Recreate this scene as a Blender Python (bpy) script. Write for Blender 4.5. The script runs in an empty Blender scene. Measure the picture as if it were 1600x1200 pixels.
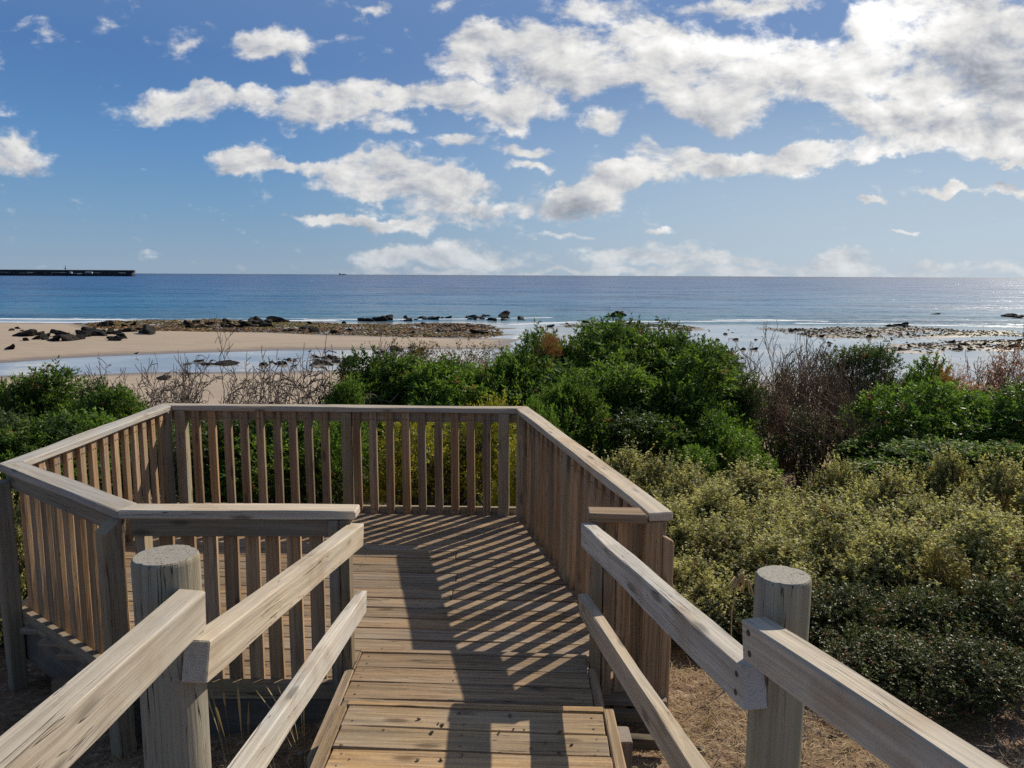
import bpy, bmesh, math, random
import numpy as np
from mathutils import Vector, Matrix

scene = bpy.context.scene
C = scene.collection
R = math.radians

# ------------------------------------------------------------------ camera
F, ROLL, PITCH, H = 1200.0, 0.0050, math.atan(170 / 1200.0), 2.11
CP, SP = math.cos(PITCH), math.sin(PITCH)
cam = bpy.data.cameras.new("camera")
camo = bpy.data.objects.new("camera", cam)
C.objects.link(camo)
cam.sensor_fit = 'HORIZONTAL'
cam.sensor_width = 36.0
cam.lens = 36.0 * F / 1600.0
cam.clip_start = 0.05
cam.clip_end = 150000.0
_cr, _sr = math.cos(ROLL), math.sin(ROLL)
_fw, _rt, _up = Vector((0, CP, -SP)), Vector((1, 0, 0)), Vector((0, SP, CP))
_rt2 = _rt * _cr + _up * _sr
_up2 = _up * _cr - _rt * _sr
camo.matrix_world = Matrix(((_rt2.x, _up2.x, -_fw.x, 0), (_rt2.y, _up2.y, -_fw.y, 0), (_rt2.z, _up2.z, -_fw.z, H), (0, 0, 0, 1)))
scene.camera = camo

# ------------------------------------------------------------------ light
SUN_AZ, SUN_EL = R(43.3), R(35.7)
SUND = Vector((math.sin(SUN_AZ) * math.cos(SUN_EL), math.cos(SUN_AZ) * math.cos(SUN_EL), math.sin(SUN_EL)))
sl = bpy.data.lights.new("sun", 'SUN')
sl.energy = 5.0
sl.angle = R(0.55)
sl.color = (1.0, 0.91, 0.76)
so = bpy.data.objects.new("sun", sl)
C.objects.link(so)
so.rotation_euler = SUND.to_track_quat('Z', 'Y').to_euler()
scene.view_settings.view_transform = 'Standard'
scene.view_settings.look = 'None'
scene.view_settings.gamma = 1.0
scene.view_settings.exposure = 0.0
scene.cycles.max_bounces = 6
scene.cycles.diffuse_bounces = 3
scene.cycles.glossy_bounces = 3
scene.cycles.transmission_bounces = 3
scene.cycles.transparent_max_bounces = 6
scene.cycles.use_denoising = False
SKY_STRENGTH = 0.115
CLOUD_STRENGTH = 1.0


# ------------------------------------------------------------------ node helper
class NT:
    def __init__(self, tree):
        self.t = tree
        self.n = tree.nodes
        self.l = tree.links

    def new(self, typ, **kw):
        nd = self.n.new(typ)
        for k, v in kw.items():
            setattr(nd, k, v)
        return nd

    def put(self, sock, v):
        if v is None:
            return
        if isinstance(v, (int, float, tuple, list)):
            sock.default_value = v
        else:
            self.l.new(v, sock)

    def math(self, op, a, b=None, c=None, clamp=False):
        nd = self.new('ShaderNodeMath', operation=op)
        nd.use_clamp = clamp
        self.put(nd.inputs[0], a)
        self.put(nd.inputs[1], b)
        self.put(nd.inputs[2], c)
        return nd.outputs[0]

    def vec(self, op, a, b=None):
        nd = self.new('ShaderNodeVectorMath', operation=op)
        self.put(nd.inputs[0], a)
        if b is not None:
            if op == 'SCALE':
                self.put(nd.inputs[3], b)
            else:
                self.put(nd.inputs[1], b)
        return nd.outputs[1] if op in ('LENGTH', 'DOT_PRODUCT', 'DISTANCE') else nd.outputs[0]

    def comb(self, x, y, z):
        nd = self.new('ShaderNodeCombineXYZ')
        for i, v in enumerate((x, y, z)):
            self.put(nd.inputs[i], v)
        return nd.outputs[0]

    def sep(self, v):
        nd = self.new('ShaderNodeSeparateXYZ')
        self.l.new(v, nd.inputs[0])
        return nd.outputs

    def noise(self, v, scale=1.0, detail=4.0, rough=0.55, dist=0.0, col=False):
        nd = self.new('ShaderNodeTexNoise')
        self.put(nd.inputs['Vector'], v)
        nd.inputs['Scale'].default_value = scale
        nd.inputs['Detail'].default_value = detail
        nd.inputs['Roughness'].default_value = rough
        nd.inputs['Distortion'].default_value = dist
        return nd.outputs['Color' if col else 'Fac']

    def smooth(self, v, a, b, lo=0.0, hi=1.0):
        nd = self.new('ShaderNodeMapRange')
        nd.interpolation_type = 'SMOOTHSTEP'
        self.put(nd.inputs[0], v)
        for i, q in enumerate((a, b, lo, hi)):
            self.put(nd.inputs[i + 1], q)
        return nd.outputs[0]

    def lin(self, v, a, b, lo=0.0, hi=1.0):
        nd = self.new('ShaderNodeMapRange')
        self.put(nd.inputs[0], v)
        for i, q in enumerate((a, b, lo, hi)):
            self.put(nd.inputs[i + 1], q)
        return nd.outputs[0]

    def mix(self, f, a, b, mode='MIX'):
        nd = self.new('ShaderNodeMixRGB', blend_type=mode)
        self.put(nd.inputs[0], f)
        for i, v in ((1, a), (2, b)):
            if isinstance(v, tuple) and len(v) == 3:
                v = (*v, 1)
            self.put(nd.inputs[i], v)
        return nd.outputs[0]

    def attr(self, name):
        nd = self.new('ShaderNodeAttribute', attribute_name=name)
        return nd.outputs['Fac']


def new_mat(name):
    m = bpy.data.materials.new(name)
    m.use_nodes = True
    t = NT(m.node_tree)
    b = m.node_tree.nodes['Principled BSDF']
    return m, t, b


def ray(px, py):
    u, v = px - 800.0, py - 600.0
    u, v = _cr * u + _sr * v, -_sr * u + _cr * v
    x, y = u / F, -v / F
    return np.array([x, CP + y * SP, -SP + y * CP])


def U(px, py, z=0.0):                       # where the line of sight meets the level z
    d = ray(px, py)
    return np.array([0, 0, H]) + d * ((z - H) / d[2])


def atY(px, py, Y):                         # where it meets the distance Y
    d = ray(px, py)
    return np.array([0, 0, H]) + d * (Y / d[1])


# ------------------------------------------------------------------ world: Nishita sky and clouds
def make_world():
    w = bpy.data.worlds.new("World")
    scene.world = w
    w.use_nodes = True
    t = NT(w.node_tree)
    bg = w.node_tree.nodes['Background']
    out = w.node_tree.nodes['World Output']
    sky = t.new('ShaderNodeTexSky')
    sky.sky_type = 'NISHITA'
    sky.sun_disc = False
    sky.sun_elevation = SUN_EL
    sky.sun_rotation = SUN_AZ
    sky.altitude = 0
    sky.air_density = 1.0
    sky.dust_density = 0.3
    sky.ozone_density = 3.0
    hs = t.new('ShaderNodeHueSaturation')
    hs.inputs['Saturation'].default_value = 0.8
    t.l.new(sky.outputs[0], hs.inputs['Color'])
    bg.inputs[1].default_value = SKY_STRENGTH
    d = t.new('ShaderNodeTexCoord').outputs['Generated']
    x, y, z = t.sep(d)
    cr = t.new('ShaderNodeValToRGB')                 # sky colours seen low over the sea
    el = cr.color_ramp.elements
    stops = [(0.0, (.27, .376, .50)), (.073, (.171, .325, .515)), (.143, (.105, .262, .52)), (.244, (.058, .172, .43)), (.5, (.03, .10, .30))]
    while len(el) < len(stops):
        el.new(0.5)
    for e_, (p_, c_) in zip(el, stops):
        e_.position = p_
        e_.color = (*c_, 1)
    t.l.new(z, cr.inputs[0])
    dots = t.vec('DOT_PRODUCT', d, tuple(SUND))
    side = t.math('MULTIPLY', t.smooth(dots, 0.40, 0.95), t.smooth(z, 0.34, 0.02))
    low = t.mix(side, cr.outputs[0], (0.47, 0.57, 0.67))
    low = t.vec('SCALE', low, 1.0 / SKY_STRENGTH)
    sc_ = t.mix(t.smooth(z, 0.18, 0.6, 0.93, 0.0), hs.outputs[0], low)
    t.l.new(sc_, bg.inputs[0])
    yy = t.math('MAXIMUM', y, 0.04)
    u = t.math('DIVIDE', x, yy)
    v = t.math('DIVIDE', z, yy)
    p0 = t.comb(u, v, 0.0)
    wn = t.noise(p0, 7.0, 3.0, 0.5, col=True)
    p = t.vec('ADD', p0, t.vec('SCALE', t.vec('SUBTRACT', wn, (0.5, 0.5, 0.5)), 0.055))
    wn2 = t.noise(p0, 30.0, 3.0, 0.6, col=True)
    p = t.vec('ADD', p, t.vec('SCALE', t.vec('SUBTRACT', wn2, (0.5, 0.5, 0.5)), 0.034))

    def field(blobs, pos):
        acc = None
        for b in blobs:
            px, py, rx, ry = b[:4]
            s = b[4] if len(b) > 4 else 1.0
            ang = b[5] if len(b) > 5 else 0.0
            r = ray(px, py)
            mp = t.new('ShaderNodeMapping', vector_type='TEXTURE')
            t.l.new(pos, mp.inputs['Vector'])
            mp.inputs['Location'].default_value = (r[0] / r[1], r[2] / r[1], 0)
            mp.inputs['Rotation'].default_value = (0, 0, R(ang))
            mp.inputs['Scale'].default_value = (rx / F * 1.15, ry / F * 1.22, 1)
            g = t.new('ShaderNodeTexGradient', gradient_type='SPHERICAL')
            t.l.new(mp.outputs[0], g.inputs[0])
            o = g.outputs['Fac']
            acc = t.math('MULTIPLY', o, s) if acc is None else t.math('MULTIPLY_ADD', o, s, acc)
        return acc
    clouds = [
        (25, 245, 62, 40), (290, 165, 82, 30), (335, 142, 32, 16), (425, 68, 68, 26), (468, 105, 25, 20, .6), (300, 66, 40, 12, .45),
        (70, 50, 45, 25, .4), (685, 14, 45, 14, .6), (590, 4, 40, 10, .6),
        (395, 160, 45, 24, .8), (490, 178, 80, 34), (560, 160, 90, 34), (660, 152, 100, 26), (760, 158, 95, 26), (820, 172, 70, 22), (800, 200, 50, 18, .7), (600, 205, 60, 14, .55),
        (368, 255, 62, 22), (450, 258, 70, 11, .85), (585, 250, 45, 26, .8), (560, 275, 90, 30), (650, 282, 100, 32), (720, 290, 70, 20, .8), (715, 224, 50, 11, .7),
        (545, 342, 120, 9, .8), (720, 326, 110, 20, .8), (640, 350, 160, 12, .75),
        (825, 243, 60, 11, .85), (835, 265, 52, 9, .8), (935, 186, 36, 26, .85), (790, 60, 20, 10, .3),
        (740, 90, 70, 40), (830, 70, 80, 36), (870, 110, 120, 45), (980, 75, 110, 50), (1060, 95, 110, 62), (1180, 85, 110, 50), (1240, 120, 100, 48), (1310, 130, 60, 32), (1120, 150, 110, 34, .9), (1130, 185, 90, 22, .75),
        (935, 8, 100, 22, .85), (1190, 6, 130, 16, .75),
        (1370, 70, 70, 50, .9), (1440, 40, 110, 60), (1560, 70, 130, 110), (1400, 110, 90, 40), (1500, 150, 120, 40), (1330, 178, 60, 16, .8), (1440, 180, 130, 30), (1570, 190, 130, 34), (1420, 205, 160, 16, .8),
        (885, 318, 80, 30), (950, 290, 90, 30, 1, 15), (1030, 262, 90, 30, 1, 10), (1110, 255, 90, 24), (1200, 258, 100, 20), (1290, 246, 120, 20, 1, 5), (1400, 228, 130, 18, 1, 6), (1560, 240, 130, 20),
        (1000, 234, 30, 18, .7),
        (1490, 302, 55, 7, .9), (1575, 308, 50, 9, .9), (1590, 268, 40, 6, .9), (1370, 316, 32, 5, .9), (1420, 358, 22, 5, .9), (1030, 358, 40, 6, .7), (880, 366, 90, 8, .6),
        (600, 398, 100, 18, .6), (700, 394, 110, 22, .65), (790, 407, 110, 14, .55), (950, 402, 70, 20, .7), (1040, 396, 80, 24, .8), (1130, 410, 100, 14, .65),
        (1320, 402, 55, 22, .85), (1250, 414, 90, 10, .6), (1430, 419, 140, 8, .6), (640, 426, 260, 9, .45), (900, 428, 300, 10, .5), (1150, 430, 300, 10, .55), (1420, 432, 300, 10, .55)]
    greys = [(1540, 105, 150, 80, .9), (1590, 130, 90, 70, .6), (1500, 200, 120, 18, .5), (890, 325, 70, 24, 1.3), (30, 265, 70, 30, .7), (1110, 190, 110, 26, .6), (480, 195, 110, 22, .5),
             (640, 290, 160, 26, .4), (900, 130, 180, 30, .35), (760, 335, 160, 20, .4), (290, 175, 80, 20, .5)]
    brights = [(1300, 60, 200, 90, .8), (1420, 30, 90, 60, 1.0), (1480, 165, 200, 22, .8), (1100, 60, 160, 40, .6), (1450, 240, 250, 30, .6), (1000, 60, 120, 40, .3)]
    bl = t.math('MULTIPLY', field(clouds, p), 1.15)
    pn = t.vec('MULTIPLY', p0, (1.0, 1.7, 1.0))
    fb = t.noise(pn, 13.0, 9.0, 0.62, 0.25)
    fb2 = t.noise(t.vec('ADD', pn, (0.014, 0.022, 0.0)), 13.0, 4.0, 0.62, 0.25)
    ft = t.noise(pn, 46.0, 6.0, 0.6)
    dens = t.math('ADD', t.math('MINIMUM', bl, 0.74), t.math('MULTIPLY', t.math('SUBTRACT', fb, 0.5), 1.95))
    dens = t.math('ADD', dens, t.math('MULTIPLY', t.math('SUBTRACT', ft, 0.5), 0.62))
    al = t.smooth(dens, 0.15, 0.72)
    front = t.smooth(y, 0.04, 0.2)
    al = t.math('MULTIPLY', al, front)
    al = t.math('MULTIPLY', al, t.lin(z, 0.0, 0.07, 0.45, 0.97))
    rel = t.math('MULTIPLY', t.math('SUBTRACT', fb, fb2), 1.15)
    gr = t.math('MULTIPLY', field(greys, p), 0.20)
    br = t.math('MULTIPLY', field(brights, p), 0.36)
    thick = t.math('MULTIPLY', t.smooth(dens, 0.5, 1.5), 0.05)
    val = t.math('ADD', 0.715, rel)
    val = t.math('SUBTRACT', val, gr)
    val = t.math('ADD', val, br)
    val = t.math('ADD', val, t.math('MULTIPLY', t.math('SUBTRACT', ft, 0.5), 0.07))
    val = t.math('SUBTRACT', val, thick)
    val = t.math('MAXIMUM', t.math('MINIMUM', val, 1.12), 0.3)
    ccol = t.mix(t.smooth(val, 0.4, 0.8), (0.92, 0.96, 1.06), (1.0, 0.99, 0.97))
    bg2 = t.new('ShaderNodeBackground')
    t.put(bg2.inputs[0], t.vec('SCALE', ccol, val))
    bg2.inputs[1].default_value = CLOUD_STRENGTH
    ms = t.new('ShaderNodeMixShader')
    t.l.new(al, ms.inputs[0])
    t.l.new(bg.outputs[0], ms.inputs[1])
    t.l.new(bg2.outputs[0], ms.inputs[2])
    t.l.new(ms.outputs[0], out.inputs[0])
    w.cycles.sampling_method = 'MANUAL'
    w.cycles.sample_map_resolution = 512


make_world()


# ------------------------------------------------------------------ object helpers
def mesh_obj(name, verts, faces, mats, parent=None, loc=(0, 0, 0), smooth=False, midx=None, attrs=None):
    me = mesh_data(name, verts, faces, mats, smooth, midx, attrs)
    return link(name, me, parent, loc)


def mesh_data(name, verts, faces, mats, smooth=False, midx=None, attrs=None):
    me = bpy.data.meshes.new(name)
    verts = np.asarray(verts, dtype=np.float32)
    if isinstance(faces, np.ndarray):
        nf, k = faces.shape
        me.vertices.add(len(verts))
        me.vertices.foreach_set('co', verts.ravel())
        me.loops.add(nf * k)
        me.loops.foreach_set('vertex_index', faces.astype(np.int32).ravel())
        me.polygons.add(nf)
        me.polygons.foreach_set('loop_start', np.arange(0, nf * k, k, dtype=np.int32))
        me.polygons.foreach_set('loop_total', np.full(nf, k, dtype=np.int32))
        me.update(calc_edges=True)
    else:
        me.from_pydata([tuple(map(float, v)) for v in verts], [], faces)
    for m in (mats if isinstance(mats, (list, tuple)) else [mats]):
        me.materials.append(m)
    if smooth:
        me.polygons.foreach_set('use_smooth', np.ones(len(me.polygons), dtype=bool))
    if midx is not None:
        me.polygons.foreach_set('material_index', np.asarray(midx, dtype=np.int32))
    for k, a in (attrs or {}).items():
        at = me.attributes.new(k, 'FLOAT', 'POINT')
        at.data.foreach_set('value', np.asarray(a, dtype=np.float32))
    me.validate()
    me.update()
    return me


def link(name, me, parent=None, loc=(0, 0, 0)):
    o = bpy.data.objects.new(name, me)
    C.objects.link(o)
    if parent is not None:
        o.parent = parent
    o.location = loc
    return o


def tag(o, label, cat, group=None):
    o['label'] = label
    o['category'] = cat
    if group:
        o['group'] = group
    return o


def thing(name, label, cat, loc=(0, 0, 0), group=None):
    o = bpy.data.objects.new(name, None)
    C.objects.link(o)
    o.location = loc
    o.empty_display_size = 0.2
    return tag(o, label, cat, group)


# ------------------------------------------------------------------ materials
def wood(name, light, dark, crack=1.0, algae=0.0, grey=0.5, rough=0.85, lichen=0.0, warm=(0.30, 0.20, 0.12), cth=0.52):
    m, t, b = new_mat(name)
    tc = t.new('ShaderNodeTexCoord')
    oi = t.new('ShaderNodeObjectInfo').outputs['Random']
    off = t.comb(t.math('MULTIPLY', oi, 37.0), t.math('MULTIPLY', oi, 11.3), t.math('MULTIPLY', oi, 23.7))
    co = t.vec('ADD', tc.outputs['Object'], off)
    bend = t.noise(t.vec('MULTIPLY', co, (2.2, 9.0, 9.0)), 1.0, 2.0, 0.5, col=True)
    cw = t.vec('ADD', co, t.vec('MULTIPLY', t.vec('SUBTRACT', bend, (0.5, 0.5, 0.5)), (0.0, 0.022, 0.022)))
    fine = t.noise(t.vec('MULTIPLY', cw, (3.0, 170.0, 170.0)), 1.0, 5.0, 0.6)
    streak = t.noise(t.vec('MULTIPLY', cw, (1.1, 42.0, 42.0)), 1.0, 5.0, 0.6)
    blotch = t.noise(t.vec('MULTIPLY', co, (1.7, 5.0, 5.0)), 1.0, 4.0, 0.6)
    speck = t.noise(co, 130.0, 4.0, 0.7)
    ck = t.noise(t.vec('MULTIPLY', cw, (0.8, 48.0, 48.0)), 1.0, 2.0, 0.5)
    cm = t.noise(t.vec('MULTIPLY', co, (1.3, 3.0, 3.0)), 1.0, 2.0, 0.5)
    line = t.math('ABSOLUTE', t.math('SUBTRACT', ck, 0.5))
    cr = t.math('MULTIPLY', t.smooth(line, 0.0, 0.011, 1.0, 0.0), t.smooth(cm, cth, cth + 0.12))
    # knots
    vo = t.new('ShaderNodeTexVoronoi')
    t.l.new(t.vec('MULTIPLY', co, (2.6, 9.0, 9.0)), vo.inputs['Vector'])
    vo.inputs['Scale'].default_value = 1.0
    kn = t.smooth(t.math('ADD', vo.outputs['Distance'], t.math('MULTIPLY', t.math('SUBTRACT', streak, 0.5), 0.14)), 0.07, 0.20, 1.0, 0.0)
    col = t.mix(t.smooth(t.math('ADD', t.math('MULTIPLY', streak, 0.65), t.math('MULTIPLY', fine, 0.35)), 0.32, 0.68), dark, light)
    g = tuple(0.5 * (sum(light) / 3) + 0.5 * c for c in (0.30, 0.30, 0.31))
    col = t.mix(t.math('MULTIPLY', t.smooth(blotch, 0.38, 0.68), grey), col, g)
    col = t.mix(t.math('MULTIPLY', t.smooth(t.noise(co, 3.3, 3.0), 0.52, 0.72), 0.45), col, warm)
    if algae:
        col = t.mix(t.math('MULTIPLY', t.smooth(t.noise(t.vec('MULTIPLY', co, (1.0, 7.0, 7.0)), 1.3, 3.0), 0.4, 0.7), algae), col, (0.25, 0.28, 0.14))
    if lichen:
        col = t.mix(t.math('MULTIPLY', t.smooth(t.noise(co, 60.0, 6.0, 0.75), 0.53, 0.66), lichen), col, (0.55, 0.52, 0.47))
    col = t.mix(t.math('MULTIPLY', t.smooth(speck, 0.56, 0.75), 0.4), col, tuple(c * 0.35 for c in dark))
    col = t.mix(t.math('MULTIPLY', kn, 0.7), col, tuple(c * 0.4 for c in dark))
    # end grain
    nx = t.math('ABSOLUTE', t.sep(tc.outputs['Normal'])[0])
    endm = t.smooth(nx, 0.75, 0.92)
    oo = t.sep(tc.outputs['Object'])
    rr = t.vec('LENGTH', t.comb(0.0, t.math('ADD', oo[1], t.math('MULTIPLY', t.math('SUBTRACT', oi, 0.5), 0.03)), t.math('ADD', oo[2], 0.012)))
    rr = t.math('ADD', rr, t.math('MULTIPLY', t.math('SUBTRACT', t.noise(co, 22.0, 3.0), 0.5), 0.02))
    ring = t.smooth(t.math('SINE', t.math('MULTIPLY', rr, 900.0)), -0.6, 0.8)
    rad = t.noise(t.vec('MULTIPLY', co, (1.0, 60.0, 60.0)), 1.0, 5.0, 0.7)
    ecol = t.mix(t.math('MULTIPLY', ring, 0.45), light, tuple(c * 0.7 for c in dark))
    ecol = t.mix(t.smooth(rad, 0.5, 0.7, 0.0, 0.6), ecol, tuple(c * 0.35 for c in dark))
    ecol = t.mix(0.45, ecol, (0.36, 0.35, 0.34))
    col = t.mix(endm, col, ecol)
    col = t.mix(t.math('MULTIPLY', cr, t.math('MULTIPLY', t.math('SUBTRACT', 1.0, t.math('MULTIPLY', endm, 0.25)), crack)), col, (0.03, 0.024, 0.019))
    val = t.lin(t.math('FRACT', t.math('MULTIPLY', oi, 7.13)), 0.0, 1.0, 0.70, 1.2)
    warm_ = t.smooth(t.math('FRACT', t.math('MULTIPLY', oi, 17.7)), 0.0, 1.0)
    col = t.vec('MULTIPLY', t.vec('SCALE', col, val), t.mix(warm_, (1.06, 0.98, 0.84), (0.97, 1.0, 1.02)))
    t.l.new(col, b.inputs['Base Color'])
    b.inputs['Roughness'].default_value = rough
    b.inputs['Specular IOR Level'].default_value = 0.3
    bp = t.new('ShaderNodeBump')
    bp.inputs['Strength'].default_value = 0.55
    bp.inputs['Distance'].default_value = 0.004
    hgt = t.math('SUBTRACT', t.math('ADD', t.math('MULTIPLY', fine, 0.6), streak), t.math('MULTIPLY', cr, 1.6))
    t.l.new(hgt, bp.inputs['Height'])
    t.l.new(bp.outputs[0], b.inputs['Normal'])
    return m


M = {}
M['cap'] = wood('weathered cap timber', (0.55, 0.48, 0.395), (0.28, 0.235, 0.19), lichen=0.4, grey=0.45, cth=0.5)
M['rail'] = wood('silvered rail timber', (0.64, 0.565, 0.475), (0.35, 0.30, 0.24), grey=0.45, algae=0.06, crack=0.9, cth=0.5)
M['baluster'] = wood('brown baluster timber', (0.48, 0.325, 0.195), (0.21, 0.13, 0.07), crack=0.6, grey=0.15, cth=0.46)
M['post'] = wood('greenish square post timber', (0.38, 0.30, 0.20), (0.19, 0.145, 0.095), algae=0.12, grey=0.3, cth=0.46)
M['deck'] = wood('walked deck timber', (0.37, 0.26, 0.16), (0.13, 0.088, 0.054), grey=0.25, crack=1.0, lichen=0.15, cth=0.44)
M['step'] = wood('warm brown step timber', (0.50, 0.345, 0.19), (0.17, 0.108, 0.058), grey=0.2, crack=1.0, lichen=0.2, cth=0.42)
M['round'] = wood('treated round post timber', (0.46, 0.385, 0.27), (0.28, 0.225, 0.15), algae=0.35, grey=0.25, crack=1.0, cth=0.36)
M['fascia'] = wood('dark fascia timber', (0.17, 0.14, 0.11), (0.09, 0.07, 0.055), algae=0.15, grey=0.3)


def plain(name, col, rough=0.7, var=0.3, scale=8.0, metal=0.0):
    m, t, b = new_mat(name)
    tc = t.new('ShaderNodeTexCoord').outputs['Object']
    n = t.noise(tc, scale, 5.0, 0.6)
    t.l.new(t.mix(t.smooth(n, 0.3, 0.7), tuple(c * (1 - var) for c in col), tuple(c * (1 + var) for c in col)), b.inputs['Base Color'])
    b.inputs['Roughness'].default_value = rough
    b.inputs['Metallic'].default_value = metal
    return m


M['nail'] = plain('rusty nail head', (0.05, 0.035, 0.025), 0.6, 0.3, 90.0)
M['screw'] = plain('dull screw head', (0.10, 0.085, 0.07), 0.5, 0.4, 90.0)


def leaf_mat(name, c_old, c_new, transl=0.35, rough=0.5, spec=0.4, dead=(0.22, 0.12, 0.055)):
    m, t, b = new_mat(name)
    tint = t.attr('tint')
    oi = t.new('ShaderNodeObjectInfo').outputs['Random']
    tt = t.math('ADD', tint, t.math('MULTIPLY', t.math('SUBTRACT', oi, 0.5), 0.22))
    col = t.mix(t.smooth(tt, 0.0, 1.0), c_old, c_new)
    col = t.mix(t.smooth(tint, 1.3, 1.5), col, dead)
    t.l.new(col, b.inputs['Base Color'])
    b.inputs['Roughness'].default_value = rough
    b.inputs['Specular IOR Level'].default_value = spec
    tr = t.new('ShaderNodeBsdfTranslucent')
    t.l.new(t.mix(0.5, col, t.vec('MULTIPLY', col, (1.25, 1.35, 0.5))), tr.inputs[0])
    ms = t.new('ShaderNodeMixShader')
    ms.inputs[0].default_value = transl
    t.l.new(b.outputs[0], ms.inputs[1])
    t.l.new(tr.outputs[0], ms.inputs[2])
    t.l.new(ms.outputs[0], t.n['Material Output'].inputs[0])
    return m


M['wattle'] = leaf_mat('coastal wattle leaves', (0.036, 0.072, 0.015), (0.155, 0.245, 0.038), 0.44, 0.58, 0.3)
M['bright'] = leaf_mat('fresh green leaves', (0.05, 0.10, 0.017), (0.17, 0.28, 0.04), 0.45)
M['dark'] = leaf_mat('dark olive leaves', (0.030, 0.050, 0.015), (0.10, 0.14, 0.042), 0.38)
M['salt'] = leaf_mat('grey green saltbush leaves', (0.085, 0.09, 0.028), (0.60, 0.55, 0.25), 0.4, 0.6, 0.3)
M['deepsalt'] = leaf_mat('dark green scrub leaves', (0.030, 0.038, 0.014), (0.13, 0.15, 0.05), 0.3, 0.5, 0.4)
M['yellow'] = leaf_mat('yellow green leaves', (0.12, 0.13, 0.015), (0.40, 0.36, 0.03), 0.4)
M['rust'] = leaf_mat('dead rust leaves', (0.13, 0.045, 0.02), (0.42, 0.19, 0.085), 0.3, 0.8, 0.1)
M['redtip'] = leaf_mat('reddish olive leaves', (0.06, 0.06, 0.02), (0.20, 0.13, 0.04), 0.35, 0.6, 0.3)
M['straw'] = leaf_mat('dry straw', (0.24, 0.16, 0.08), (0.50, 0.39, 0.22), 0.25, 0.8, 0.1)
M['grass'] = leaf_mat('green weed blades', (0.05, 0.09, 0.02), (0.13, 0.22, 0.04), 0.4)
M['bark'] = plain('grey brown bark', (0.10, 0.078, 0.06), 0.9, 0.5, 14.0)
M['deadtwig'] = plain('bare grey twigs', (0.15, 0.115, 0.09), 0.9, 0.6, 2.5)
M['darktwig'] = plain('bare dark twigs', (0.17, 0.11, 0.065), 0.9, 0.6, 2.5)


def rock_mat(name, a, b_, c):
    m, t, b = new_mat(name)
    co = t.new('ShaderNodeTexCoord').outputs['Object']
    oi = t.new('ShaderNodeObjectInfo').outputs['Random']
    co = t.vec('ADD', co, t.comb(t.math('MULTIPLY', oi, 31.0), 0.0, 0.0))
    n = t.noise(co, 3.0, 6.0, 0.65)
    n2 = t.noise(co, 11.0, 5.0, 0.7)
    col = t.mix(t.smooth(n, 0.35, 0.65), a, b_)
    col = t.mix(t.smooth(n2, 0.52, 0.7), col, c)
    col = t.vec('SCALE', col, t.lin(oi, 0, 1, 0.7, 1.3))
    t.l.new(col, b.inputs['Base Color'])
    b.inputs['Roughness'].default_value = 0.85
    b.inputs['Specular IOR Level'].default_value = 0.12
    bp = t.new('ShaderNodeBump')
    bp.inputs['Strength'].default_value = 0.8
    bp.inputs['Distance'].default_value = 0.05
    t.l.new(n2, bp.inputs['Height'])
    t.l.new(bp.outputs[0], b.inputs['Normal'])
    return m


M['rock'] = rock_mat('black shore rock', (0.010, 0.009, 0.008), (0.026, 0.022, 0.018), (0.06, 0.05, 0.038))
M['shell'] = rock_mat('pale limestone chips', (0.45, 0.42, 0.37), (0.60, 0.57, 0.52), (0.72, 0.70, 0.66))
M['stone'] = rock_mat('ochre stone', (0.26, 0.17, 0.10), (0.40, 0.30, 0.20), (0.55, 0.48, 0.38))


# ------------------------------------------------------------------ setting: ground, water
SEA = H - 7.0
rng = np.random.default_rng(5)


def fnoise(x, y, seed=0, octs=4, base=1.0):
    r = np.random.default_rng(seed)
    out = 0
    a = 1.0
    for o in range(octs):
        for k in range(3):
            th = r.uniform(0, math.pi * 2)
            f = base * (2 ** o) * r.uniform(0.75, 1.3)
            ph = r.uniform(0, 6.28)
            out = out + a * np.sin((x * math.cos(th) + y * math.sin(th)) * f + ph)
        a *= 0.55
    return out / 4.0


def sdf(poly, x, y):                         # signed distance, positive inside
    d = np.full(x.shape, 1e9)
    ins = np.zeros(x.shape, bool)
    n = len(poly)
    for i in range(n):
        ax, ay = poly[i]
        bx, by = poly[(i + 1) % n]
        ex, ey = bx - ax, by - ay
        tt = np.clip(((x - ax) * ex + (y - ay) * ey) / (ex * ex + ey * ey + 1e-9), 0, 1)
        d = np.minimum(d, (x - ax - tt * ex) ** 2 + (y - ay - tt * ey) ** 2)
        c = ((ay > y) != (by > y)) & (x < ex * (y - ay) / (ey if abs(ey) > 1e-9 else 1e-9) + ax)
        ins ^= c
    d = np.sqrt(d)
    return np.where(ins, d, -d)


def sea_poly(pts):
    return [tuple(U(px, py, SEA)[:2]) for px, py in pts]


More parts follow.
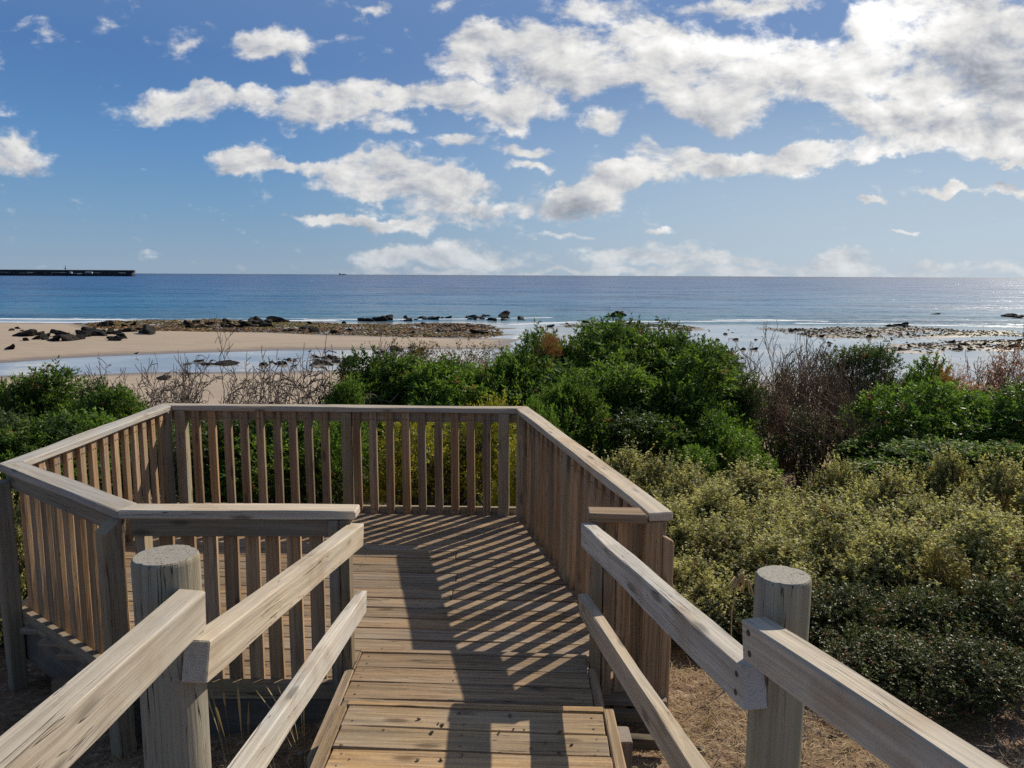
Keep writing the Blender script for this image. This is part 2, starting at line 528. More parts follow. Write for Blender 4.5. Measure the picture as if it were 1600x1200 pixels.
SAND = sea_poly([(-300, 503), (0, 504), (110, 505), (250, 510), (420, 518), (520, 523), (640, 526), (760, 529), (815, 530), (790, 545), (700, 546),
                 (560, 547), (420, 548), (330, 551), (200, 555), (100, 561), (0, 568), (-300, 582)])
NEAR = sea_poly([(-500, 596), (0, 587), (150, 585), (250, 581), (400, 580), (540, 577), (700, 582), (900, 588), (1050, 590), (1160, 596), (1300, 600), (1500, 596), (2100, 590),
                 (2600, 680), (-1000, 680)])
REEFS = [sea_poly(q) for q in (
    [(115, 506), (180, 501), (350, 499), (480, 503), (540, 506), (620, 507), (700, 505), (760, 507), (792, 514), (788, 524), (740, 529), (640, 527), (520, 524), (420, 520), (330, 521), (235, 520), (130, 515)],
    [(870, 507), (960, 504), (1060, 507), (1095, 511), (1080, 517), (960, 514), (880, 511)],
    [(1190, 514), (1300, 512), (1420, 511), (1500, 515), (1600, 519), (1750, 520), (1750, 528), (1500, 526), (1350, 530), (1260, 525)],
    [(1330, 546), (1450, 535), (1600, 530), (1750, 530), (1750, 546), (1600, 548), (1480, 550), (1380, 551)])]


def ground_h(x, y):
    x = np.asarray(x, float)
    y = np.asarray(y, float)
    z = np.interp(y, [-8, 0, 2, 4, 8, 13, 18, 25, 32, 40, 46], [.15, .1, -.08, -.16, -.75, -1.5, -2.15, -3.2, -4.2, -4.6, SEA + .3])
    lf = np.clip((-x - 0.9) / 1.4, 0, 1)
    z = z - 0.22 * lf * np.clip((9 - y) / 4, 0, 1)
    z = z - 0.10 * np.clip((x - 3) / 6, 0, 1) * np.clip((12 - y) / 5, 0, 1)
    amp = np.interp(y, [0, 6, 20, 40, 50], [.02, .05, .14, .12, .02])
    z = z + amp * fnoise(x, y, 3, 5, 0.9)
    sd = np.maximum(sdf(SAND, x, y) + 0.5 * fnoise(x, y, 8, 4, 0.5), sdf(NEAR, x, y) + 0.3 * fnoise(x, y, 9, 4, 0.5))
    b = SEA + np.clip(sd * 0.03, -0.35, 0.32) + 0.012 * fnoise(x, y, 12, 4, 0.4)
    for k, q in enumerate(REEFS):
        b = np.maximum(b, SEA + np.clip(sdf(q, x, y) * 0.03, -0.35, 0.02) + 0.07 * fnoise(x, y, 20 + k, 5, 0.7))
    w = np.clip((y - 38) / 9, 0, 1)
    w = w * w * (3 - 2 * w)
    return z * (1 - w) + b * w


def fan(ys, n, wfun, pw=1.5):
    tcol = np.linspace(-1, 1, n)
    tcol = np.sign(tcol) * np.abs(tcol) ** pw
    X = np.array([wfun(y) for y in ys])[:, None] * tcol[None, :]
    Y = np.repeat(np.array(ys)[:, None], n, 1)
    r, c = len(ys), n
    i = (np.arange(r - 1)[:, None] * c + np.arange(c - 1)[None, :]).ravel()
    faces = np.stack([i, i + 1, i + c + 1, i + c], 1)
    return X.ravel(), Y.ravel(), faces


ys = [-8.0]
while ys[-1] < 190:
    ys.append(ys[-1] + max(0.12, 0.0085 * ys[-1]))
gx, gy, gf = fan(ys, 380, lambda y: 18 + 1.15 * max(y, 0))
gz = ground_h(gx, gy)
sandm = np.clip((gy - 26 + 4 * fnoise(gx, gy, 40, 3, 0.5)) / 8, 0, 1)
reefm = np.zeros_like(gx)
for q in REEFS:
    reefm = np.maximum(reefm, np.clip(sdf(q, gx, gy) / 2 + 0.5, 0, 1))


def ground_mat():
    m, t, b = new_mat('dune soil and beach sand')
    pos = t.new('ShaderNodeNewGeometry').outputs['Position']
    z = t.sep(pos)[2]
    n1 = t.noise(pos, 1.6, 6.0, 0.6)
    n2 = t.noise(pos, 17.0, 6.0, 0.7)
    n3 = t.noise(pos, 95.0, 4.0, 0.7)
    soil = t.mix(t.smooth(n1, 0.35, 0.65), (0.17, 0.092, 0.05), (0.29, 0.18, 0.105))
    soil = t.mix(t.smooth(n2, 0.5, 0.68), soil, (0.44, 0.33, 0.22))
    soil = t.mix(t.smooth(n2, 0.46, 0.3), soil, (0.055, 0.038, 0.026))
    soil = t.mix(t.smooth(n3, 0.58, 0.72, 0, .7), soil, (0.46, 0.38, 0.28))
    lit = t.noise(t.vec('MULTIPLY', pos, (9.0, 40.0, 9.0)), 1.0, 3.0, 0.6, 1.5)
    soil = t.mix(t.smooth(lit, 0.55, 0.66, 0, .6), soil, (0.04, 0.028, 0.02))
    sn = t.noise(t.vec('MULTIPLY', pos, (0.25, 1.0, 1.0)), 1.2, 6.0, 0.6)
    sand = t.mix(t.smooth(sn, 0.3, 0.7), (0.345, 0.272, 0.2), (0.405, 0.322, 0.24))
    sand = t.mix(t.smooth(t.noise(pos, 6.0, 5.0, 0.7), 0.6, 0.75, 0, .5), sand, (0.22, 0.16, 0.11))
    wet = t.smooth(t.math('ADD', t.math('SUBTRACT', z, SEA), t.math('MULTIPLY', t.math('SUBTRACT', sn, 0.5), 0.08)), 0.01, 0.12, 1.0, 0.0)
    sand = t.mix(t.math('MULTIPLY', wet, 0.75), sand, (0.17, 0.125, 0.09))
    rn = t.noise(t.vec('MULTIPLY', pos, (0.5, 0.35, 1.0)), 1.0, 6.0, 0.7)
    reef = t.mix(t.smooth(rn, 0.35, 0.6), (0.035, 0.028, 0.02), (0.16, 0.11, 0.06))
    reef = t.mix(t.smooth(t.noise(t.vec('MULTIPLY', pos, (0.12, 0.1, 0.1)), 1.0, 4.0), 0.5, 0.62, 0, .8), reef, (0.19, 0.17, 0.055))
    sand = t.mix(t.math('MULTIPLY', t.attr('reef'), 0.95), sand, reef)
    col = t.mix(t.attr('sand'), soil, sand)
    t.l.new(col, b.inputs['Base Color'])
    t.l.new(t.lin(t.math('MULTIPLY', wet, t.attr('sand')), 0, 1, 0.92, 0.35), b.inputs['Roughness'])
    b.inputs['Specular IOR Level'].default_value = 0.3
    bp = t.new('ShaderNodeBump')
    bp.inputs['Strength'].default_value = 0.7
    bp.inputs['Distance'].default_value = 0.03
    t.l.new(t.math('ADD', n2, t.math('MULTIPLY', n3, 0.3)), bp.inputs['Height'])
    t.l.new(bp.outputs[0], b.inputs['Normal'])
    return m


g = mesh_obj('ground', np.stack([gx, gy, gz], 1), gf, ground_mat(), smooth=True, attrs={'sand': sandm, 'reef': reefm})
g['kind'] = 'structure'


def water_mat():
    m, t, b = new_mat('sea water')
    pos = t.new('ShaderNodeNewGeometry').outputs['Position']
    x, y, z = t.sep(pos)
    calm = t.attr('calm')
    foam = t.attr('foam')
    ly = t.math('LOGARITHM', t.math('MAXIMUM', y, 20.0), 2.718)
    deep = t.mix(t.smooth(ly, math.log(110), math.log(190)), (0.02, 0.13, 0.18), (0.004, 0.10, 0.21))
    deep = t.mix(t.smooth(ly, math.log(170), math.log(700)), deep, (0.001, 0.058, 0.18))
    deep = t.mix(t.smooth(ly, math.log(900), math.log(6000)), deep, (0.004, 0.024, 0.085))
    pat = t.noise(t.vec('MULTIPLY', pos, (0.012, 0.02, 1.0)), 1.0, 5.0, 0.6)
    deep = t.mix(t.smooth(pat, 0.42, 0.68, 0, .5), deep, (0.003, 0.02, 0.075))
    shal = t.mix(t.smooth(t.noise(t.vec('MULTIPLY', pos, (0.1, 0.16, 1.0)), 1.0, 5.0, 0.65), 0.42, 0.62), (0.34, 0.33, 0.31), (0.52, 0.49, 0.44))
    col = t.mix(calm, deep, shal)
    fn = t.noise(t.vec('MULTIPLY', pos, (0.45, 1.2, 1.0)), 1.0, 6.0, 0.7)
    fo = t.math('MULTIPLY', t.smooth(t.math('ADD', fn, t.math('MULTIPLY', t.math('SUBTRACT', foam, 0.5), 0.9)), 0.52, 0.68), t.smooth(foam, 0.02, 0.2))
    col = t.mix(fo, col, (0.72, 0.74, 0.75))
    t.l.new(col, b.inputs['Base Color'])
    b.inputs['IOR'].default_value = 1.33
    # wave slopes, several sizes, stronger offshore
    w1 = t.noise(t.vec('MULTIPLY', pos, (0.35, 0.9, 1.0)), 1.0, 3.0, 0.6, 0.6, col=True)
    w2 = t.noise(t.vec('MULTIPLY', pos, (0.022, 0.09, 1.0)), 1.0, 5.0, 0.65, 0.4, col=True)
    w3 = t.noise(t.vec('MULTIPLY', pos, (2.0, 4.0, 1.0)), 1.0, 2.0, 0.5, 0.0, col=True)
    h = (0.5, 0.5, 0.5)
    sl_ = t.vec('ADD', t.vec('SCALE', t.vec('SUBTRACT', w1, h), 0.55), t.vec('SCALE', t.vec('SUBTRACT', w2, h), 0.55))
    sl_ = t.vec('ADD', sl_, t.vec('SCALE', t.vec('SUBTRACT', w3, h), 0.35))
    sl_ = t.vec('SCALE', sl_, t.lin(calm, 0, 1, 1.7, 0.10))
    sx, sy, sz = t.sep(sl_)
    nrm = t.vec('NORMALIZE', t.comb(sx, sy, 1.0))
    t.l.new(nrm, b.inputs['Normal'])
    t.l.new(t.math('ADD', t.lin(calm, 0, 1, 0.26, 0.06), t.math('MULTIPLY', fo, 0.5)), b.inputs['Roughness'])
    return m


ys = [36.0]
while ys[-1] < 70000:
    ys.append(ys[-1] * (1.006 if ys[-1] < 200 else 1.02))
wx, wy, wf = fan(ys, 300, lambda y: 20 + 1.2 * y, 1.0)


def polydist(pts, x, y):
    p = [U(a, b, SEA)[:2] for a, b in pts]
    d = np.full(x.shape, 1e9)
    for (ax, ay), (bx, by) in zip(p[:-1], p[1:]):
        ex, ey = bx - ax, by - ay
        tt = np.clip(((x - ax) * ex + (y - ay) * ey) / (ex * ex + ey * ey + 1e-9), 0, 1)
        d = np.minimum(d, np.hypot(x - ax - tt * ex, y - ay - tt * ey))
    return d


shore = np.interp(wx / wy, [-0.7, -0.2, 0.05, 0.25, 0.7], [113, 113, 116, 112, 104])
calm = np.clip((shore + 4 - wy + 2.5 * fnoise(wx, wy, 55, 3, 0.15)) / 7, 0, 1)
foam = np.zeros_like(wx)
for pts, wd, st in (([(-250, 497), (0, 498), (150, 499), (260, 501), (420, 501), (520, 501)], 1.6, 1.0),
                    ([(-250, 502.5), (0, 503), (110, 504), (180, 501)], 1.2, 1.0),
                    ([(480, 499), (620, 499), (760, 498), (860, 496)], 1.6, .8),
                    ([(100, 497), (300, 498.5), (480, 497.5)], 1.5, .65),
                    ([(800, 507), (900, 503), (1000, 502), (1100, 502), (1260, 501)], 1.8, .8),
                    ([(1120, 500), (1200, 499.5), (1290, 502)], 1.2, 1.0),
                    ([(1250, 505), (1350, 506), (1450, 508), (1650, 512)], 2.0, .75),
                    ([(1300, 506), (1420, 505), (1650, 510)], 1.0, .7),
                    ([(1470, 518), (1560, 521), (1650, 524)], 1.2, .6),
                    ([(560, 525), (640, 528), (720, 530), (800, 531)], 0.9, .8),
                    ([(745, 540), (790, 535), (815, 525)], 1.4, .7),
                    ([(1150, 558), (1290, 551), (1400, 548)], 0.8, .5),
                    ([(1440, 531), (1530, 534), (1650, 537)], 0.9, .6),
                    ([(1280, 535), (1330, 532), (1400, 533)], 1.0, .55)):
    dd = polydist(pts, wx, wy)
    foam = np.maximum(foam, st * np.exp(-(dd / wd) ** 2))
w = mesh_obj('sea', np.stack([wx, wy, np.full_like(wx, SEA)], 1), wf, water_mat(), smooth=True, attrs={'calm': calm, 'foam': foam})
w['kind'] = 'structure'


# ------------------------------------------------------------------ timber helpers
rj = random.Random(11)


def frame_matrix(p0, p1, up):
    x = (Vector(p1) - Vector(p0)).normalized()
    z = Vector(up)
    z = (z - x * z.dot(x)).normalized()
    y = z.cross(x)
    return Matrix(((x.x, y.x, z.x, 0), (x.y, y.y, z.y, 0), (x.z, y.z, z.z, 0), (0, 0, 0, 1)))


def plank_mesh(name, L, w, h, mat, m0=0.0, m1=0.0, k0=0.0, k1=0.0, ch=0.004, jit=0.0012, dots=None, dotmat=None):
    """board along local x; m0/m1 mitre the ends across y, k0/k1 across z"""
    n = max(2, int(L / 0.16))
    xs = [0.0, ch] + [ch + (L - 2 * ch) * i / n for i in range(1, n)] + [L - ch, L]
    v, f = [], []
    hw, hh = w / 2, h / 2
    ph = [rj.uniform(0, 6.28) for _ in range(8)]
    fq = [rj.uniform(2, 7) for _ in range(8)]
    for i, xx in enumerate(xs):
        e = i in (0, len(xs) - 1)
        c = ch
        a, b = (hw - c, hh - c) if e else (hw, hh)
        sec = [(-a + c, -b), (a - c, -b), (a, -b + c), (a, b - c), (a - c, b), (-a + c, b), (-a, b - c), (-a, -b + c)]
        s = xx / L
        for q, (yy, zz) in enumerate(sec):
            dy = jit * math.sin(fq[q] * xx + ph[q]) + rj.gauss(0, jit * 0.25)
            dz = jit * math.sin(fq[7 - q] * xx + ph[7 - q]) + rj.gauss(0, jit * 0.25)
            y2, z2 = yy + dy, zz + dz
            sh = (1 - s) * (m0 * y2 + k0 * z2) + s * (m1 * y2 + k1 * z2)
            v.append((xx + sh, y2, z2))
    for i in range(len(xs) - 1):
        for q in range(8):
            a, b = i * 8 + q, i * 8 + (q + 1) % 8
            f.append((a, a + 8, b + 8, b))
    f.append(tuple(range(8)))
    o = (len(xs) - 1) * 8
    f.append(tuple(o + q for q in reversed(range(8))))
    mi = [0] * len(f)
    for (dx, dy, axis, r) in (dots or []):            # nail and screw heads
        b0 = len(v)
        v.append((dx, dy if axis == 'z' else (hw + .0015) * (1 if axis == 'y' else -1), (hh + .0015) if axis == 'z' else dy))
        for k in range(8):
            a = k * math.pi / 4
            if axis == 'z':
                v.append((dx + r * math.cos(a), dy + r * math.sin(a), hh + .001))
            else:
                v.append((dx + r * math.cos(a), (hw + .001) * (1 if axis == 'y' else -1), dy + r * math.sin(a)))
        for k in range(8):
            f.append((b0, b0 + 1 + k, b0 + 1 + (k + 1) % 8))
            mi.append(1)
    return mesh_data(name, v, f, [mat] + ([dotmat] if dotmat else []), midx=mi)


def plank(name, p0, p1, w, h, mat, parent, up=(0, 0, 1), mesh=None, **kw):
    p0, p1 = Vector(p0), Vector(p1)
    L = (p1 - p0).length
    me = mesh or plank_mesh(name, L, w, h, mat, **kw)
    o = link(name, me, parent)
    mt = frame_matrix(p0, p1, up)
    mt.translation = p0 - (parent.location if parent else Vector((0, 0, 0)))
    o.matrix_local = mt
    return o


# deck plan, centre line of the railings (z = 0 is the deck surface)
PA, PB, PC, PD = Vector((-3.05, 6.70, 0)), Vector((-3.05, 4.56, 0)), Vector((-1.905, 3.685, 0)), Vector((-.762, 3.685, 0))
PE, PF, PG = Vector((.092, 6.62, 0)), Vector((.735, 3.63, 0)), Vector((.378, 3.672, 0))
CAPH, CAPW, CAPT = 0.965, 0.125, 0.045
CEN = Vector((-1.3, 5.1, 0))


def inward(a, b):
    d = (b - a).normalized()
    n = Vector((-d.y, d.x, 0))
    if (CEN - a).dot(n) < 0:
        n = -n
    return d, n


def mitre(prev, a, b):
    """shear for the end at a of board a-b meeting board prev-a, in terms of local y (z up, y = z x x)"""
    d = (b - a).normalized()
    e = (a - prev).normalized()
    y = Vector((0, 0, 1)).cross(d)
    bis = (d - e)
    if bis.length < 1e-6:
        return 0.0
    bis.normalize()
    return bis.dot(d) / bis.dot(y) if abs(bis.dot(y)) > 1e-6 else 0.0


def railing(label, a, b, prev=None, nxt=None, nb=10, posts=(), ends=(0.11, 0.11), bal_skip=()):
    root = thing('railing', label, 'railing', a, 'railings around the viewing deck')
    d, n = inward(a, b)
    L = (b - a).length
    z = Vector((0, 0, 1))
    m0 = mitre(prev, a, b) if prev is not None else 0.0
    m1 = mitre(a, b, nxt) if nxt is not None else 0.0
    if nxt is not None:
        e = (nxt - b).normalized()
        y = z.cross(d)
        bis = (e - d).normalized()
        m1 = bis.dot(d) / bis.dot(y) if abs(bis.dot(y)) > 1e-6 else 0.0
    zc = CAPH - CAPT / 2
    plank('cap_rail', a + z * zc, b + z * zc, CAPW, CAPT, M['cap'], root, m0=m0, m1=m1, ch=0.006, jit=0.002)
    oz = CAPH - CAPT
    off = -n * 0.022
    s = d * 0.03
    plank('top_rail', a + s + off + z * (oz - 0.047), b - s + off + z * (oz - 0.047), 0.042, 0.092, M['fascia'] if False else M['post'], root)
    plank('bottom_rail', a + s + off + z * 0.012, b - s + off + z * 0.012, 0.042, 0.09, M['post'], root)
    hb = oz + 0.015
    bm = plank_mesh('baluster', hb - 0.004, 0.07, 0.034, M['baluster'], dots=[(0.05, 0.014, 'z', .006), (0.05, -0.014, 'z', .006), (hb - .07, .014, 'z', .006), (hb - .07, -.014, 'z', .006)], dotmat=M['nail'])
    l0, l1 = ends
    for k in range(nb):
        if k in bal_skip:
            continue
        q = a + d * (l0 + (L - l0 - l1) * k / (nb - 1)) + n * 0.018 + d * rj.uniform(-.004, .004)
        lean = d * rj.uniform(-.004, .004)
        plank('baluster', q + z * (-0.012), q + z * (hb - 0.016) + lean, 0, 0, None, root, up=n, mesh=bm)
    for p in posts:
        post(root, *p)
    return root


def post(root, p, w, h, ztop, zbot, mat, up, slope=0.0):
    p = Vector(p)
    plank('post', p + Vector((0, 0, zbot)), p + Vector((0, 0, ztop)), w, h, mat, root, up=up, k1=slope, ch=0.005)


dAE, nAE = inward(PA, PE)
dAB, nAB = inward(PA, PB)
dBC, nBC = inward(PB, PC)
dCD, nCD = inward(PC, PD)
dEF, nEF = inward(PE, PF)
OZ = CAPH - CAPT - 0.003
railing('back railing facing the sea, widest and most level of the deck', PA, PE, PB, PF, 19, [
    (PA + dAE * 0.13 + nAE * 0.02, 0.088, 0.088, OZ, -0.9, M['post'], nAE),
    (PA + dAE * 1.60 + nAE * 0.02, 0.088, 0.06, OZ, -0.9, M['post'], nAE),
    (PE - dAE * 0.16 + nAE * 0.02, 0.095, 0.088, OZ, -0.9, M['post'], nAE)], (0.26, 0.31), (9,))
railing('left railing with sunlit cap running away towards the sea', PB, PA, PC, PE, 13, [
    (PA - dAB * -0.10 + nAB * 0.02, 0.06, 0.088, OZ, -0.9, M['post'], nAB)], (0.10, 0.2))
railing('slanting railing at the near left corner with dark shaded top rail', PB, PC, PA, PD, 9, [
    (PB + dBC * 0.06 - nBC * 0.085, 0.088, 0.088, OZ - .04, -0.75, M['post'], nBC),
    (PC - dBC * 0.03 - nBC * 0.085, 0.1, 0.088, OZ - .03, -0.75, M['post'], nBC, 0.7)], (0.12, 0.16))
railing('short near railing left of the ramp behind the round post', PC, PD, PB, None, 8, [
    (PC + dCD * 0.06 + nCD * 0.02, 0.05, 0.088, OZ, -0.3, M['post'], nCD),
    (PD - dCD * 0.058 + nCD * -0.018, 0.045, 0.09, OZ, -0.4, M['post'], nCD),
    (PD - dCD * 0.110 + nCD * -0.018, 0.052, 0.09, OZ, -0.4, M['post'], nCD)], (0.18, 0.22))
railing('long right railing with close balusters throwing striped shadows', PE, PF, PA, None, 20, [
    (PE + dEF * 0.09 + nEF * 0.02, 0.09, 0.088, OZ, -0.9, M['post'], nEF),
    (PE + dEF * 1.52 + nEF * 0.02, 0.09, 0.06, OZ, -0.9, M['post'], nEF),
    (PF - dEF * 0.03 - nEF * 0.045, 0.055, 0.06, OZ - 0.09, -0.4, M['baluster'], nEF, 0.6),
    (PF - dEF * 0.03 + nEF * 0.03, 0.05, 0.09, OZ, -0.35, M['baluster'], nEF)], (0.22, 0.12), (9,))
# short return at the right of the ramp
rt = thing('railing', 'stub railing with a short flat cap right of the ramp entrance', 'railing', PG, 'railings around the viewing deck')
zc = CAPH - CAPT / 2 - 0.002
capend = PF + Vector((-0.078, 0.03, 0))
plank('cap_rail', PG + Vector((0, 0.0, zc)), capend + Vector((-.004, 0, zc)), CAPW, CAPT, M['baluster'], rt, m1=-0.2, ch=0.006)
post(rt, PG + Vector((.052, .02, 0)), 0.05, 0.09, OZ, -0.35, M['post'], (0, 1, 0))
post(rt, PG + Vector((.106, .02, 0)), 0.05, 0.09, OZ, -0.35, M['baluster'], (0, 1, 0))
for xx in (0.185, 0.285):
    q = PG + Vector((xx, .025, 0))
    plank('baluster', q + Vector((0, 0, -.25)), q + Vector((0, 0, OZ)), 0.07, 0.035, M['baluster'], rt, up=(0, 1, 0))


# ------------------------------------------------------------------ deck
deck = thing('viewing_deck', 'timber viewing deck floor of weathered boards inside the railings', 'deck', (-1.3, 5.1, 0))
DS = -0.045                                   # boards run slightly askew
hexa = [PA + Vector((-.05, .05, 0)), PB + Vector((-.05, -.03, 0)), PC + Vector((-.03, -.05, 0)), PF + Vector((.06, -.0, 0)), PE + Vector((.06, .05, 0))]


def xrange_at(c):                            # board centre line y = c + DS*x, clipped to the deck outline
    xs_ = []
    n = len(hexa)
    for i in range(n):
        a, b = hexa[i], hexa[(i + 1) % n]
        fa, fb = a.y - DS * a.x - c, b.y - DS * b.x - c
        if fa * fb < 0:
            tt = fa / (fa - fb)
            xs_.append(a.x + (b.x - a.x) * tt)
    return (min(xs_), max(xs_)) if len(xs_) >= 2 else None


def board(parent, c, x0, x1, zf, bw, name='deck_board', screws=True, mat='deck'):
    tilt = rj.uniform(-.0025, .0025)
    a = Vector((x0, c + DS * x0, zf(c) - 0.016 + tilt))
    b = Vector((x1, c + DS * x1, zf(c) - 0.016 - tilt))
    L = (b - a).length
    dots = []
    if screws:
        for sx in [0.045, L - 0.045] + [q for q in np.arange(0.5, L - 0.2, 0.5)]:
            dots += [(sx + rj.uniform(-.006, .006), bw * .27, 'z', .0055), (sx + rj.uniform(-.006, .006), -bw * .27, 'z', .0055)]
    sl_ = 0.0
    plank(name, a, b, bw, 0.032, M[mat], parent, up=(0, -sl_, 1), ch=0.004, jit=0.0016, dots=dots, dotmat=M['screw'])


Z1, Z2, Y1, Y2 = 0.145, 0.29, 3.795, 3.055    # two steps up towards the boardwalk


def deckz(y):
    return 0.0


def rampz(y):
    return Z1 if y > Y2 else Z2


c = 6.66
splits = {7: -0.42, 10: -.385, 12: -.395, 4: -1.9, 14: -1.6}
k = 0
while c > 3.95:
    bw = 0.138 + rj.uniform(-.004, .004)
    c -= bw / 2
    xr = xrange_at(c)
    if xr:
        if k in splits and xr[0] < splits[k] - .2:
            board(deck, c, xr[0], splits[k] - .003, deckz, bw)
            board(deck, c, splits[k] + .003, xr[1], deckz, bw)
        else:
            board(deck, c, xr[0], xr[1], deckz, bw)
    c -= bw / 2 + rj.uniform(.005, .009)
    k += 1
cdeck = c
while c > 3.62:                               # the floor carries on to the near railing and under the first step
    bw = 0.138
    c -= bw / 2
    xr = xrange_at(c)
    if xr and c > 3.6:
        board(deck, c, xr[0], xr[1], deckz, bw)
    c -= bw / 2 + .006
for a, b in ((PA, PB), (PB, PC), (PC, PD), (PF, PE), (PE, PA)):
    d, n = inward(a, b)
    q = -n * 0.012
    e = d * 0.02
    plank('fascia_board', a + q + e + Vector((0, 0, -.155)), b + q - e + Vector((0, 0, -.155)), 0.04, 0.235, M['fascia'], deck)
for yy in (6.2, 5.4, 4.6, 3.95):
    plank('bearer', (-2.5, yy, -.16), (0.3, yy, -.16), 0.09, 0.14, M['fascia'], deck)

# ------------------------------------------------------------------ ramp
ramp = thing('boardwalk', 'warm brown boardwalk boards with two steps going down to the deck', 'boardwalk', (-.17, 2.5, 0))


def flight(y0, y1, xa, xb, zz, mat, nose=0.042):
    zf = lambda y: zz
    # nosing strip and the riser below it
    plank('nosing_strip', (xa - .01, y0 - nose / 2 - DS * .2 + DS * xa, zz - .018), (xb + .01, y0 - nose / 2 - DS * .2 + DS * xb, zz - .018), nose, 0.04, M[mat], ramp)
    plank('riser', (xa, y0 - .07 + DS * xa - DS * .2, zz - .10), (xb, y0 - .07 + DS * xb - DS * .2, zz - .10), 0.03, 0.12, M['deck'], ramp)
    c = y0 - nose - .006 - DS * .2
    while c > y1:
        bw = 0.140 + rj.uniform(-.004, .004)
        c -= bw / 2
        board(ramp, c, xa, xb, zf, bw, mat=mat)
        c -= bw / 2 + rj.uniform(.006, .010)


flight(Y1, Y2 - .16, -.782, .388, Z1, 'deck')
flight(Y2, -1.6, -.690, .385, Z2, 'step')


def trim(xa, xb, ya, yb, w, zt, hh=0.12, mat='deck'):
    plank('edge_board', (xa, ya, zt - hh / 2), (xb, yb, zt - hh / 2), w, hh, M[mat], ramp)


trim(-.808, -.812, 3.615, 2.9, 0.045, Z1 + .004)
plank('edge_board', (-.7875, 3.80, Z1 - .056), (-.790, 3.62, Z1 - .056), .008, .12, M['deck'], ramp)
trim(.412, .412, 3.64, 2.9, 0.042, Z1 + .004)
trim(-.720, -.726, 3.045, 1.6, 0.05, Z2 + .003, .14, 'step')
trim(-.726, -.73, 1.596, -1.6, 0.05, Z2 + .003, .14, 'step')
trim(.413, .411, 3.03, 1.6, 0.045, Z2 + .003, .14, 'step')
trim(.411, .41, 1.596, -1.6, 0.045, Z2 + .003, .14, 'step')
plank('stump', (.468, 2.94, -.3), (.468, 2.94, .235), 0.058, 0.115, M['deck'], ramp, up=(0, 1, 0))
for yy in (2.2, 1.2, 0.2):
    for xx in (-.66, .36):
        plank('stump', (xx, yy, -.4), (xx, yy, Z2 - .04), 0.09, 0.09, M['fascia'], ramp, up=(0, 1, 0))
plank('bearer', (.46, 3.52, -.03), (.74, 3.50, -.03), 0.05, 0.05, M['fascia'], ramp)
plank('bearer', (.46, 3.36, -.06), (.74, 3.33, -.06), 0.05, 0.05, M['fascia'], ramp)


# ------------------------------------------------------------------ handrails of the ramp
def round_post(root, x, y, ztop, zbot, r, mat):
    n, rings = 40, 14
    L = ztop - zbot
    v, f = [], []
    zs = [0.0] + [L * i / rings for i in range(1, rings)] + [L - .012, L - .004, L]
    rs = [1.0] * (rings) + [1.0, .975, .93]
    for zz, k in zip(zs, rs):
        for q in range(n):
            a = q / n * 2 * math.pi
            rr = r * k * (1 + 0.012 * math.sin(2 * a + 1) + 0.008 * math.sin(5 * a + zz * 2))
            if q in (7, 26):
                rr *= 0.93                       # drying split
            v.append((zz, rr * math.cos(a), rr * math.sin(a)))
    for i in range(len(zs) - 1):
        for q in range(n):
            a, b = i * n + q, i * n + (q + 1) % n
            f.append((a, a + n, b + n, b))
    f.append(tuple((len(zs) - 1) * n + q for q in reversed(range(n))))
    me = mesh_data('round_post', v, f, mat)
    o = link('round_post', me, root)
    mt = frame_matrix((0, 0, 0), (0, 0, 1), (0, -1, 0.0))
    mt.translation = Vector((x, y, zbot)) - root.location
    o.matrix_local = mt
    return o


def beam(root, name, p0, p1, w, h, mat, side, nails=True, k0=None):
    """p0, p1: top edge centre line; plumb cut ends"""
    p0, p1 = Vector(p0), Vector(p1)
    dz = (p1.z - p0.z) / Vector((p1.x - p0.x, p1.y - p0.y, 0)).length
    z = Vector((0, 0, h / 2))
    L = (p1 - p0).length
    dots = [(L - .03, .026, side, .0085), (L - .036, -.024, side, .0085)] if nails else []
    return plank(name, p0 - z, p1 - z, w, h * math.cos(math.atan(dz)), mat, root, k0=-dz if k0 is None else k0, k1=-dz, ch=0.0035, jit=0.0018, dots=dots, dotmat=M['nail'])


hl = thing('ramp_handrail', 'left ramp handrail of two pale beams on a stout round post', 'handrail', (-.93, 1.95, 0), 'handrails of the ramp')
round_post(hl, -.925, 1.97, 1.365, -.5, 0.084, M['round'])
BW = 0.07
beam(hl, 'upper_rail', (-.762, 3.64, .897), (-.832, 1.90, 1.150), BW, 0.108, M['rail'], 'x-')
beam(hl, 'upper_rail', (-.838, -.3, 1.40), (-.836, 1.91, 1.292), 0.07, 0.105, M['rail'], 'y-')
beam(hl, 'lower_rail', (-.742, 3.63, .553), (-.795, -.3, 1.02), 0.048, 0.105, M['rail'], 'y', False)
hr = thing('ramp_handrail', 'right ramp handrail of two bluish grey beams on a smooth round post', 'handrail', (.7, 1.9, 0), 'handrails of the ramp')
round_post(hr, .700, 1.885, 1.352, -.5, 0.069, M['round'])
beam(hr, 'upper_rail', (.375, 3.61, .915), (.622, 1.83, 1.128), BW, 0.112, M['rail'], 'x')
beam(hr, 'upper_rail', (1.125, -.3, 1.46), (.612, 1.82, 1.262), 0.07, 0.098, M['rail'], 'y')
beam(hr, 'lower_rail', (.358, 3.61, .553), (.640, 0.9, .895), 0.048, 0.105, M['rail'], 'y', False)

